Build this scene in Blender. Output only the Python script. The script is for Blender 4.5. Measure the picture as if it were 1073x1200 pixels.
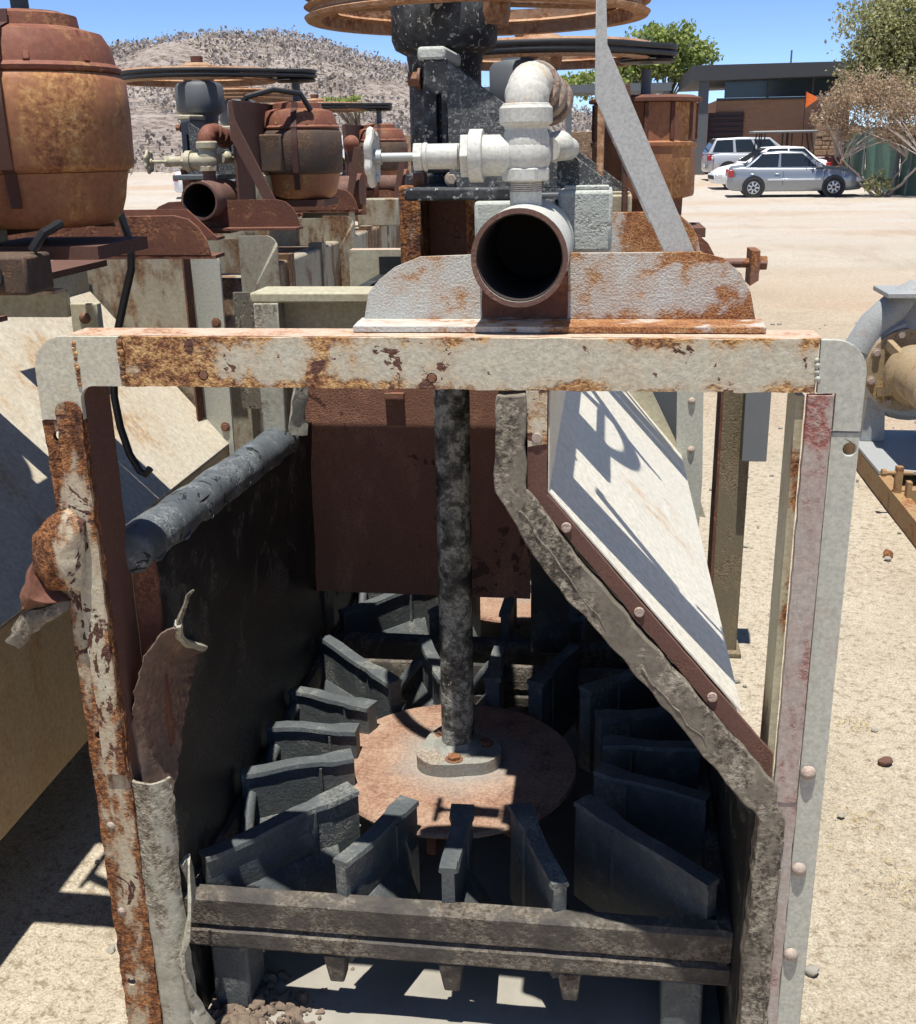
import bpy, bmesh, math, random
import numpy as np
from mathutils import Vector, Matrix
from mathutils.geometry import tessellate_polygon
from mathutils import noise as mnoise

# ------------------------------------------------------------------ scene, camera, sky, sun
for o in list(bpy.data.objects): bpy.data.objects.remove(o)
SC = bpy.context.scene
COL = SC.collection
R = math.radians
F, PIT, YAW, ROL = 1283.4, R(18.5), R(7.7), R(-1.04)
CAM = Vector((.243, -1.533, 1.6))
fw = Vector((-math.sin(YAW)*math.cos(PIT), math.cos(YAW)*math.cos(PIT), -math.sin(PIT)))
rt = Vector((math.cos(YAW), math.sin(YAW), 0)); up = rt.cross(fw)
ca = math.cos(ROL)*rt + math.sin(ROL)*up; cb = -math.sin(ROL)*rt + math.cos(ROL)*up
cam = bpy.data.cameras.new('camera'); co = bpy.data.objects.new('camera', cam); COL.objects.link(co)
cam.sensor_fit = 'HORIZONTAL'; cam.sensor_width = 36; cam.lens = 36*F/1073
cam.clip_start = .05; cam.clip_end = 3000
co.matrix_world = Matrix(((ca.x, cb.x, -fw.x, CAM.x), (ca.y, cb.y, -fw.y, CAM.y), (ca.z, cb.z, -fw.z, CAM.z), (0, 0, 0, 1)))
SC.camera = co
SUN = Vector((.028, .28, -1.33)).normalized()          # the way the light travels
wd = bpy.data.worlds.new('World'); SC.world = wd; wd.use_nodes = True
wn = wd.node_tree.nodes; bg = wn['Background']
sky = wn.new('ShaderNodeTexSky'); sky.sky_type = 'NISHITA'; sky.sun_disc = False
sky.sun_elevation = math.asin(-SUN.z); sky.sun_rotation = math.atan2(-SUN.x, -SUN.y)
sky.air_density = .42; sky.dust_density = 0; sky.ozone_density = 5.0
wd.node_tree.links.new(sky.outputs[0], bg.inputs[0]); bg.inputs[1].default_value = .122
sl = bpy.data.lights.new('sun', 'SUN'); so = bpy.data.objects.new('sun', sl); COL.objects.link(so)
sl.energy = 4.6; sl.angle = R(.53); sl.color = (1, .965, .9)
so.rotation_euler = SUN.to_track_quat('-Z', 'Y').to_euler()
so.location = (0, 0, 30)
VS = SC.view_settings
VS.view_transform = 'Standard'; VS.look = 'None'; VS.gamma = 1; VS.use_curve_mapping = False
VS.exposure = .68
SC.render.engine = 'CYCLES'
SC.cycles.use_adaptive_sampling = True; SC.cycles.adaptive_threshold = .03; SC.cycles.use_denoising = True
SC.cycles.max_bounces = 5; SC.cycles.diffuse_bounces = 3; SC.cycles.transmission_bounces = 2; SC.cycles.glossy_bounces = 2

def at(px, py, X=None, Y=None, Z=None):
    """the point of the place that a pixel of the photograph shows, on a plane of known X, Y or Z"""
    d = fw + ca*((px-536.5)/F) + cb*((600-py)/F)
    t = (X-CAM.x)/d.x if X is not None else (Y-CAM.y)/d.y if Y is not None else (Z-CAM.z)/d.z
    return CAM + d*t
def xz(Y, *pts): return [(p.x, p.z) for p in (at(x, y, Y=Y) for x, y in pts)]

# ------------------------------------------------------------------ materials
MATS = {}
def ramp(nt, src, stops):
    r = nt.nodes.new('ShaderNodeValToRGB'); nt.links.new(src, r.inputs[0])
    e = r.color_ramp.elements
    while len(e) < len(stops): e.new(.5)
    for i, (p, c) in enumerate(stops):
        e[i].position = p; e[i].color = (c, c, c, 1) if isinstance(c, (int, float)) else (*c, 1)
    return r.outputs[0]
class NT:
    def __init__(s, name):
        s.m = bpy.data.materials.new(name); s.m.use_nodes = True; s.t = s.m.node_tree
        s.b = s.t.nodes['Principled BSDF']; MATS[name] = s.m
        tc = s.t.nodes.new('ShaderNodeTexCoord'); oi = s.t.nodes.new('ShaderNodeObjectInfo')
        ml = s.t.nodes.new('ShaderNodeMath'); ml.operation = 'MULTIPLY'; ml.inputs[1].default_value = 7
        s.t.links.new(oi.outputs['Random'], ml.inputs[0])
        ad = s.t.nodes.new('ShaderNodeVectorMath'); ad.operation = 'ADD'
        s.t.links.new(tc.outputs['Object'], ad.inputs[0]); s.t.links.new(ml.outputs[0], ad.inputs[1])
        s.co = ad.outputs[0]; s.raw = tc.outputs['Object']
    def L(s, a, b): s.t.links.new(a, b)
    def noise(s, scale, detail=6, rough=.6, st=None, co=None, dist=0):
        n = s.t.nodes.new('ShaderNodeTexNoise'); n.inputs['Scale'].default_value = scale
        n.inputs['Detail'].default_value = detail; n.inputs['Roughness'].default_value = rough; n.inputs['Distortion'].default_value = dist
        c = co or s.co
        if st:
            v = s.t.nodes.new('ShaderNodeVectorMath'); v.operation = 'MULTIPLY'; v.inputs[1].default_value = st; s.L(c, v.inputs[0]); c = v.outputs[0]
        s.L(c, n.inputs['Vector']); return n.outputs[0]
    def vor(s, scale, feat='F1', out='Distance'):
        n = s.t.nodes.new('ShaderNodeTexVoronoi'); n.feature = feat; n.inputs['Scale'].default_value = scale
        s.L(s.co, n.inputs['Vector']); return n.outputs[out]
    def math(s, op, a, b=0):
        n = s.t.nodes.new('ShaderNodeMath'); n.operation = op
        for i, x in enumerate((a, b)):
            if isinstance(x, (int, float)): n.inputs[i].default_value = x
            else: s.L(x, n.inputs[i])
        return n.outputs[0]
    def mix(s, f, a, b, mode='MIX'):
        n = s.t.nodes.new('ShaderNodeMix'); n.data_type = 'RGBA'; n.blend_type = mode
        for sock, x in ((n.inputs[0], f), (n.inputs[6], a), (n.inputs[7], b)):
            if isinstance(x, (int, float)): sock.default_value = x
            elif isinstance(x, tuple): sock.default_value = (*x, 1)
            else: s.L(x, sock)
        return n.outputs[2]
    def out(s, col=None, rough=.8, bump=None, dist=.01, strength=1.0, metal=0, spec=.5):
        if col is not None:
            if isinstance(col, tuple): s.b.inputs['Base Color'].default_value = (*col, 1)
            else: s.L(col, s.b.inputs['Base Color'])
        if isinstance(rough, (int, float)): s.b.inputs['Roughness'].default_value = rough
        else: s.L(rough, s.b.inputs['Roughness'])
        s.b.inputs['Metallic'].default_value = metal; s.b.inputs['Specular IOR Level'].default_value = spec
        if bump is not None:
            n = s.t.nodes.new('ShaderNodeBump'); n.inputs['Distance'].default_value = dist; n.inputs['Strength'].default_value = strength
            s.L(bump, n.inputs['Height']); s.L(n.outputs[0], s.b.inputs['Normal'])
        return s.m

RUST = ((.035, .014, .008), (.13, .05, .022), (.30, .125, .045), (.46, .25, .11))
def weathered(name, base, base2, rust=.35, scale=5, fine=120, rustc=RUST, bump=.004, streak=0, speck=None, speckt=.6, rough=.6, gradx=None, spec=.35, edge=None, dust=None, flat=.16, chips=None):
    """paint over rust: patches where the paint is gone, blisters, runs and specks"""
    n = NT(name)
    big = n.noise(scale, 4, .65, (1, 1, .35) if streak else None, dist=.3)
    mid = n.noise(scale*5, 4, .7, (1, 1, .5) if streak else None)
    fin = n.noise(fine, 2.5, .7)
    v = n.math('ADD', n.math('MULTIPLY', big, .72), n.math('MULTIPLY', mid, .28))
    if gradx:
        sx = n.t.nodes.new('ShaderNodeSeparateXYZ'); n.L(n.raw, sx.inputs[0])
        mr = n.t.nodes.new('ShaderNodeMapRange'); n.L(sx.outputs[gradx[4] if len(gradx) > 4 else 0], mr.inputs[0])
        for i, q in enumerate(gradx[:4]): mr.inputs[1+i].default_value = q
        v = n.math('ADD', v, mr.outputs[0])
    for ax_, lo, hi, wd_, amt in (edge or ()):
        se = n.t.nodes.new('ShaderNodeSeparateXYZ'); n.L(n.raw, se.inputs[0])
        dd = n.math('SUBTRACT', (hi-lo)/2, n.math('ABSOLUTE', n.math('SUBTRACT', se.outputs[ax_], (lo+hi)/2), 0))
        me_ = n.t.nodes.new('ShaderNodeMapRange'); n.L(dd, me_.inputs[0]); me_.inputs[1].default_value = 0; me_.inputs[2].default_value = wd_; me_.inputs[3].default_value = amt; me_.inputs[4].default_value = 0
        v = n.math('ADD', v, me_.outputs[0])
    th = 1-rust
    th = .5+(th-.5)*.42
    mask = ramp(n.t, v, ((max(0, th-.025), 0), (min(1, th+.03), 1)))
    halo = ramp(n.t, v, ((max(0, th-.11), 0), (min(1, th+.02), .75)))
    paint = n.mix(mid, base, base2)
    rc = ramp(n.t, n.math('ADD', n.math('MULTIPLY', mid, .55), n.math('MULTIPLY', fin, .45)), ((.33, rustc[0]), (.45, rustc[1]), (.56, rustc[2]), (.7, rustc[3])))
    stain = n.mix(.55, paint, rustc[2])
    c = n.mix(halo, paint, stain); c = n.mix(mask, c, rc)
    if chips:
        ck = n.math('ADD', n.math('MULTIPLY', n.noise(chips[1], 4, .75, dist=.8), .7), n.math('MULTIPLY', mid, .3)); ckm = ramp(n.t, ck, ((chips[2], 0), (chips[2]+.02, 1)))
        c = n.mix(ckm, c, chips[0]); mask = n.math('MAXIMUM', mask, ckm)
    if speck: c = n.mix(ramp(n.t, n.noise(fine*.55, 2, .75), ((speckt, 0), (speckt+.05, 1))), c, speck)
    c = n.mix(1.0, c, ramp(n.t, fin, ((.3, .72), (.65, 1.0))), 'MULTIPLY')
    if dust:
        ge = n.t.nodes.new('ShaderNodeNewGeometry'); sn = n.t.nodes.new('ShaderNodeSeparateXYZ'); n.L(ge.outputs['True Normal'], sn.inputs[0])
        c = n.mix(n.math('MULTIPLY', ramp(n.t, n.math('ADD', sn.outputs[2], n.math('MULTIPLY', mid, .6)), ((1.02, 0), (1.34, 1))), dust[1]), c, dust[0])
    h = n.math('MULTIPLY', fin, n.math('ADD', n.math('MULTIPLY', mask, .8), flat))
    h = n.math('ADD', h, n.math('MULTIPLY', mid, .28)); h = n.math('SUBTRACT', h, n.math('MULTIPLY', mask, .55))
    return n.out(c, n.mix(mask, (rough,)*3, (.92,)*3), h, bump, spec=spec)
def plain(name, col, rough=.6, metal=0, var=.12, scale=30, bump=0, spec=.5):
    n = NT(name); f = n.noise(scale, 5, .65)
    c = n.mix(f, tuple(x*(1-var) for x in col), tuple(min(1, x*(1+var)) for x in col))
    return n.out(c, rough, f if bump else None, bump or .001, metal=metal, spec=spec)

M = MATS
CREAM = ((.56, .53, .41), (.47, .46, .37))
weathered('rail_paint', (.56, .52, .40), (.51, .475, .37), .30, 7, 150, rustc=((.07, .028, .018), (.25, .11, .05), (.5, .29, .12), (.62, .45, .24)), bump=.0042, gradx=(-.46, .02, .18, -.05), edge=((2, 1.268, 1.342, .022, .11),), chips=((.13, .062, .045), 13, .575))
weathered('corner_cream', (.56, .52, .40), (.51, .475, .37), .16, 9, 150, rustc=((.25, .12, .06), (.4, .24, .11), (.5, .36, .2), (.55, .46, .33)), bump=.003)
weathered('rail_top_rust', (.62, .52, .42), (.5, .33, .22), .42, 9, 140, rustc=((.16, .07, .045), (.36, .19, .12), (.5, .31, .2), (.62, .47, .36)), bump=.003)
weathered('leg_rusty', (.54, .49, .36), (.45, .40, .29), .50, 8, 130, bump=.006, streak=1, edge=((0, -.602, -.534, .02, .09),), chips=((.10, .045, .032), 11, .56))
weathered('leg_green', (.49, .485, .41), (.455, .455, .385), .10, 4, 140, rustc=((.2, .09, .06), (.34, .17, .13), (.42, .24, .18), (.46, .30, .22)), bump=.0015, rough=.5)
weathered('strip_pink', (.45, .42, .36), (.40, .32, .28), .46, 6, 120, rustc=((.22, .045, .035), (.33, .10, .08), (.34, .21, .18), (.40, .34, .28)), bump=.003, streak=1)
weathered('flange_cream', (.5, .46, .31), (.40, .36, .24), .30, 14, 160, bump=.003, streak=1)
weathered('brown_steel', (.15, .075, .055), (.11, .055, .042), .30, 9, 220, rustc=((.05, .022, .016), (.12, .058, .04), (.16, .08, .055), (.19, .10, .07)), bump=.0025, rough=.9)
weathered('baffle_rust', (.24, .115, .075), (.18, .085, .056), .35, 4, 240, rustc=((.15, .07, .046), (.25, .12, .077), (.30, .15, .095), (.34, .17, .11)), bump=.003, rough=.95, streak=1, chips=((.10, .048, .034), 5, .57), flat=.5)
weathered('white_plate', (.70, .67, .58), (.62, .57, .46), .16, 3, 90, rustc=((.42, .30, .19), (.5, .38, .26), (.56, .45, .33), (.6, .52, .40)), bump=.0008, rough=.55)
weathered('left_plate', (.66, .61, .5), (.56, .48, .35), .28, 3, 70, rustc=((.34, .22, .12), (.44, .30, .17), (.52, .38, .24), (.58, .47, .33)), bump=.001, rough=.6, streak=1)
weathered('rubber_black', (.021, .022, .022), (.012, .013, .014), .36, 9, 130, rustc=((.04, .04, .036), (.085, .082, .068), (.055, .056, .05), (.13, .125, .105)), bump=.004, rough=.5)
weathered('rubber_lip', (.10, .115, .125), (.06, .068, .075), .40, 9, 160, rustc=((.03, .032, .034), (.10, .11, .115), (.19, .21, .22), (.30, .30, .275)), bump=.005, rough=.6, chips=((.02, .021, .022), 16, .57))
weathered('rubber_edge', (.20, .175, .135), (.115, .098, .075), .48, 8, 110, rustc=((.035, .03, .025), (.09, .075, .058), (.26, .225, .17), (.38, .35, .29)), bump=.0035, rough=.85, streak=1)
weathered('rubber_brown', (.16, .11, .085), (.10, .07, .055), .4, 9, 90, rustc=((.07, .04, .03), (.15, .09, .065), (.2, .125, .09), (.26, .2, .15)), bump=.003, rough=.75, streak=1)
weathered('lining_cream', (.43, .42, .34), (.33, .32, .26), .42, 7, 90, rustc=((.07, .06, .045), (.17, .14, .10), (.34, .31, .24), (.42, .40, .33)), bump=.005, rough=.8, streak=1)
weathered('stator_iron', (.10, .112, .115), (.07, .08, .084), .34, 8, 150, rustc=((.06, .066, .068), (.12, .128, .125), (.19, .195, .18), (.20, .17, .13)), bump=.003, rough=.6, dust=((.23, .20, .16), .8), flat=.4)
weathered('stator_bar', (.065, .058, .05), (.045, .04, .037), .45, 7, 120, rustc=((.03, .026, .024), (.10, .08, .062), (.18, .155, .12), (.14, .16, .155)), bump=.004, rough=.75, dust=((.23, .20, .16), .8), flat=.4)
n = NT('disc_rust'); sx = n.t.nodes.new('ShaderNodeVectorMath'); sx.operation = 'MULTIPLY'; sx.inputs[1].default_value = (1, 1, 0); n.L(n.raw, sx.inputs[0])
ln = n.t.nodes.new('ShaderNodeVectorMath'); ln.operation = 'LENGTH'; n.L(sx.outputs[0], ln.inputs[0]); nb_ = n.noise(11, 4, .6); nf_ = n.noise(150, 3, .7)
rc_ = ramp(n.t, n.math('ADD', n.math('MULTIPLY', nb_, .6), n.math('MULTIPLY', nf_, .4)), ((.36, (.19, .10, .068)), (.47, (.29, .175, .12)), (.58, (.35, .235, .165)), (.68, (.37, .31, .25))))
cc_ = n.mix(ramp(n.t, n.math('ADD', ln.outputs['Value'], n.math('MULTIPLY', nb_, .16)), ((.16, .85), (.25, 0))), rc_, (.29, .28, .25))
n.out(n.mix(1.0, cc_, ramp(n.t, nf_, ((.3, .75), (.62, 1.0))), 'MULTIPLY'), .9, nf_, .0015, spec=.2)
weathered('disc_hub', (.30, .30, .265), (.22, .215, .185), .4, 14, 170, rustc=((.13, .085, .06), (.26, .2, .15), (.33, .29, .23), (.38, .37, .33)), bump=.003)
weathered('shaft_black', (.022, .022, .020), (.015, .014, .013), .47, 17, 150, rustc=((.09, .08, .06), (.24, .23, .19), (.36, .36, .31), (.14, .13, .11)), bump=.006, rough=.55, chips=((.38, .37, .31), 20, .60))
weathered('pedestal_black', (.030, .032, .036), (.02, .022, .025), .27, 9, 190, rustc=((.04, .042, .045), (.11, .115, .12), (.18, .19, .195), (.26, .27, .27)), bump=.004, speck=(.36, .36, .34), speckt=.60, rough=.7)
weathered('gusset_grey', (.07, .075, .078), (.05, .054, .058), .4, 12, 260, rustc=((.05, .053, .057), (.10, .105, .11), (.15, .155, .155), (.2, .2, .195)), bump=.004, speck=(.26, .26, .25), speckt=.55, rough=.85)
weathered('caked_white', (.50, .52, .47), (.42, .44, .40), .28, 12, 210, rustc=((.26, .27, .25), (.36, .37, .34), (.50, .51, .47), (.45, .40, .27)), bump=.007, rough=.9)
weathered('bracket_paint', (.55, .545, .5), (.50, .49, .44), .36, 7, 260, rustc=((.10, .045, .03), (.30, .12, .05), (.45, .22, .09), (.5, .42, .27)), bump=.0045, gradx=(-.1, .45, -.08, .08), edge=((2, -.004, .118, .03, .07),), flat=.45)
weathered('valve_grey', (.57, .565, .51), (.53, .525, .47), .10, 10, 200, rustc=((.26, .17, .10), (.42, .29, .17), (.5, .42, .32), (.5, .48, .42)), bump=.0011, rough=.55)
weathered('elbow_white', (.58, .57, .51), (.53, .51, .45), .30, 16, 170, rustc=((.42, .22, .10), (.52, .33, .17), (.56, .42, .27), (.54, .50, .40)), bump=.001, rough=.6)
weathered('thread_rust', (.33, .29, .24), (.24, .19, .15), .5, 20, 150, rustc=((.13, .07, .05), (.24, .15, .11), (.34, .25, .19), (.45, .42, .36)), bump=.003)
weathered('brace_grey', (.47, .475, .45), (.43, .435, .415), .05, 5, 220, bump=.001, rough=.55)
weathered('pipe_rust', (.16, .085, .065), (.11, .06, .048), .4, 10, 150, rustc=((.06, .032, .025), (.17, .09, .065), (.22, .12, .09), (.3, .2, .15)), bump=.003, rough=.8)
weathered('motor_rust', (.37, .155, .075), (.27, .105, .055), .40, 5, 90, rustc=((.13, .05, .028), (.32, .135, .06), (.45, .23, .09), (.47, .36, .18)), bump=.0013, streak=1, rough=.65)
weathered('motor_red', (.24, .085, .05), (.18, .062, .04), .35, 7, 90, rustc=((.12, .045, .028), (.2, .085, .05), (.3, .14, .07), (.36, .19, .1)), bump=.002, rough=.7)
weathered('motor_dark', (.10, .072, .055), (.075, .052, .042), .42, 10, 170, rustc=((.05, .032, .024), (.11, .066, .042), (.17, .10, .06), (.24, .15, .085)), bump=.003, rough=.85)
weathered('rust_red', (.17, .07, .045), (.12, .05, .034), .4, 9, 110, rustc=((.06, .027, .02), (.15, .062, .04), (.24, .105, .055), (.34, .2, .12)), bump=.003, rough=.85)
weathered('rim_rust', (.50, .34, .22), (.36, .19, .10), .5, 8, 100, rustc=((.14, .06, .035), (.34, .16, .08), (.46, .25, .13), (.56, .44, .32)), bump=.002, rough=.75)
weathered('bolt_rust', (.22, .11, .075), (.15, .075, .05), .4, 40, 250, bump=.002)
weathered('bolt_pale', (.40, .34, .28), (.32, .25, .2), .4, 40, 250, bump=.002, rustc=((.3, .16, .12), (.38, .25, .19), (.46, .36, .3), (.5, .45, .4)))
weathered('post_mossy', (.20, .165, .10), (.14, .115, .07), .45, 9, 140, rustc=((.07, .045, .028), (.17, .12, .07), (.25, .2, .12), (.2, .13, .07)), bump=.004, streak=1)
weathered('far_cream', (.50, .47, .34), (.42, .38, .26), .22, 6, 90, bump=.002, streak=1, rustc=((.15, .075, .04), (.28, .16, .085), (.38, .25, .14), (.46, .36, .24)))
weathered('panel_stained', (.42, .40, .31), (.34, .31, .23), .42, 3, 90, rustc=((.07, .035, .02), (.14, .075, .04), (.22, .13, .07), (.34, .26, .17)), bump=.001, streak=1)
weathered('wall_ochre', (.62, .47, .27), (.52, .36, .18), .25, 3, 90, rustc=((.3, .13, .04), (.42, .22, .08), (.5, .3, .12), (.56, .4, .2)), bump=.001, streak=1)
weathered('pump_grey', (.36, .37, .36), (.32, .33, .325), .06, 5, 120, bump=.001, rough=.5)
weathered('pump_tan', (.36, .28, .175), (.30, .215, .125), .45, 10, 120, bump=.002, rough=.6, rustc=((.12, .07, .035), (.25, .16, .08), (.38, .27, .14), (.45, .35, .2)))
weathered('skid_tan', (.38, .25, .12), (.29, .18, .085), .35, 7, 110, bump=.003, rough=.8)
plain('shadow_dark', (.07, .028, .02), .8)  # dark brown for the painted shadow stripe on the motors
plain('belt', (.018, .018, .019), .55, bump=.0005); plain('hose', (.012, .012, .013), .45); plain('steel_bright', (.36, .38, .36), .5, .3, scale=200)
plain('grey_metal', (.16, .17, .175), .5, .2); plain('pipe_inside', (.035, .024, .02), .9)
plain('tyre', (.02, .02, .02), .85); plain('alloy', (.55, .56, .57), .35, .6); plain('car_silver', (.30, .325, .35), .28, .55, .04, spec=.6); plain('car_white', (.78, .78, .78), .25, 0, .03, spec=.6)
plain('suv_silver', (.50, .51, .54), .3, .4, .03, spec=.6); plain('trim_black', (.02, .02, .022), .5); plain('lamp_red', (.35, .03, .03), .2, 0, .05); plain('lamp_clear', (.6, .62, .63), .12, .1, .05)
plain('chrome', (.6, .6, .6), .2, .8); plain('seat_tan', (.42, .34, .26), .7); plain('flag_orange', (.85, .17, .03), .7, 0, .08); plain('maroon', (.075, .02, .022), .35)
plain('fascia', (.045, .046, .05), .6); plain('concrete', (.27, .25, .21), .9, 0, .3, 8, .002); plain('steel_grey', (.10, .11, .12), .6)
plain('bark', (.22, .17, .12), .9, 0, .3, 12, .01); plain('twig_grey', (.36, .29, .24), .9, 0, .3, 6); plain('louvre', (.05, .025, .028), .6); plain('canopy_grey', (.2, .21, .215), .5)
def glass(name, col, rough=.05):
    n = NT(name); n.out(col, rough, spec=.6)
    return n.m
glass('car_glass', (.018, .024, .03)); glass('window_glass', (.02, .03, .042), .15)
def leafmat(name, a, b, c):
    n = NT(name); g = n.t.nodes.new('ShaderNodeNewGeometry')
    col = ramp(n.t, g.outputs['Random Per Island'], ((0, a), (.5, b), (1, c)))
    n.out(col, .7, spec=.25)
    tr = n.t.nodes.new('ShaderNodeBsdfTranslucent'); n.L(col, tr.inputs[0])
    mx = n.t.nodes.new('ShaderNodeMixShader'); mx.inputs[0].default_value = .35
    n.L(n.b.outputs[0], mx.inputs[1]); n.L(tr.outputs[0], mx.inputs[2]); n.L(mx.outputs[0], n.t.nodes['Material Output'].inputs[0])
leafmat('leaf_green', (.17, .22, .055), (.27, .33, .09), (.38, .42, .16)); leafmat('leaf_olive', (.22, .235, .09), (.33, .33, .15), (.44, .41, .24))
leafmat('leaf_dry', (.30, .21, .12), (.42, .31, .20), (.48, .36, .27)); leafmat('leaf_scrub', (.16, .13, .105), (.33, .285, .25), (.56, .51, .47)); leafmat('straw', (.45, .33, .12), (.58, .44, .18), (.62, .52, .3))
n = NT('green_mesh'); w = n.noise(60, 3); n.out(n.mix(n.noise(1.5, 4), (.07, .15, .105), (.12, .21, .15)), .8, w, .01)
def ground_mat():
    n = NT('dirt'); a = n.noise(.35, 4, .6, co=n.raw); b = n.noise(3.2, 4, .65, co=n.raw); c = n.noise(38, 4, .75, co=n.raw); d = n.noise(160, 2.5, .8, co=n.raw)
    far = n.noise(.09, 5, .6, (.4, 1.6, 1), co=n.raw)
    col = n.mix(ramp(n.t, b, ((.3, 0), (.7, 1))), (.39, .332, .243), (.455, .395, .30))
    col = n.mix(ramp(n.t, a, ((.42, 0), (.62, 1))), col, (.52, .45, .345))
    sy = n.t.nodes.new('ShaderNodeSeparateXYZ'); n.L(n.raw, sy.inputs[0])
    lot = ramp(n.t, n.math('ADD', n.math('MULTIPLY', sy.outputs[1], .02), n.math('MULTIPLY', far, .35)), ((.36, 0), (.60, 1)))
    col = n.mix(lot, col, (.50, .455, .40))
    col = n.mix(ramp(n.t, far, ((.48, 0), (.60, .7))), col, (.46, .335, .23))
    col = n.mix(ramp(n.t, n.noise(.8, 4, .7, (1, .35, 1), co=n.raw), ((.52, 0), (.66, .45))), col, (.36, .29, .21))
    col = n.mix(ramp(n.t, c, ((.36, .8), (.47, 0))), col, (.25, .195, .13))
    col = n.mix(ramp(n.t, c, ((.58, 0), (.68, .6))), col, (.62, .55, .42))
    col = n.mix(1.0, col, ramp(n.t, d, ((.34, .62), (.58, 1.05))), 'MULTIPLY')
    h = n.math('ADD', n.math('MULTIPLY', b, 1.6), n.math('ADD', n.math('MULTIPLY', c, .55), n.math('MULTIPLY', d, .22)))
    n.out(col, .95, h, .022, spec=.15)
ground_mat()
def hill_mat():
    n = NT('hill_rock'); a = n.noise(.10, 5, .75, co=n.raw); b = n.noise(.9, 5, .85, co=n.raw)
    col = n.mix(ramp(n.t, a, ((.38, 0), (.62, 1))), (.27, .22, .19), (.40, .345, .305))
    col = n.mix(ramp(n.t, b, ((.55, 0), (.66, .8))), col, (.50, .45, .415)); col = n.mix(ramp(n.t, b, ((.40, .9), (.50, 0))), col, (.10, .078, .06))
    n.out(col, .95, b, .6, spec=.1)
hill_mat()
n = NT('brick_wall'); bt = n.t.nodes.new('ShaderNodeTexBrick'); mp = n.t.nodes.new('ShaderNodeMapping'); mp.inputs['Rotation'].default_value = (R(90), 0, 0)
n.L(n.raw, mp.inputs[0]); n.L(mp.outputs[0], bt.inputs[0]); bt.inputs['Scale'].default_value = 3; bt.inputs['Color1'].default_value = (.28, .15, .09, 1); bt.inputs['Color2'].default_value = (.34, .19, .12, 1); bt.inputs['Mortar'].default_value = (.30, .21, .15, 1)
n.out(n.mix(.35, bt.outputs[0], n.mix(n.noise(.8, 5), (.24, .13, .08), (.36, .2, .13))), .9, bt.outputs[1], .004)
weathered('stone_wall', (.36, .23, .15), (.25, .15, .10), .5, 2.5, 9, rustc=((.12, .07, .05), (.28, .17, .11), (.42, .3, .2), (.5, .38, .27)), bump=.06, rough=.9)

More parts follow.
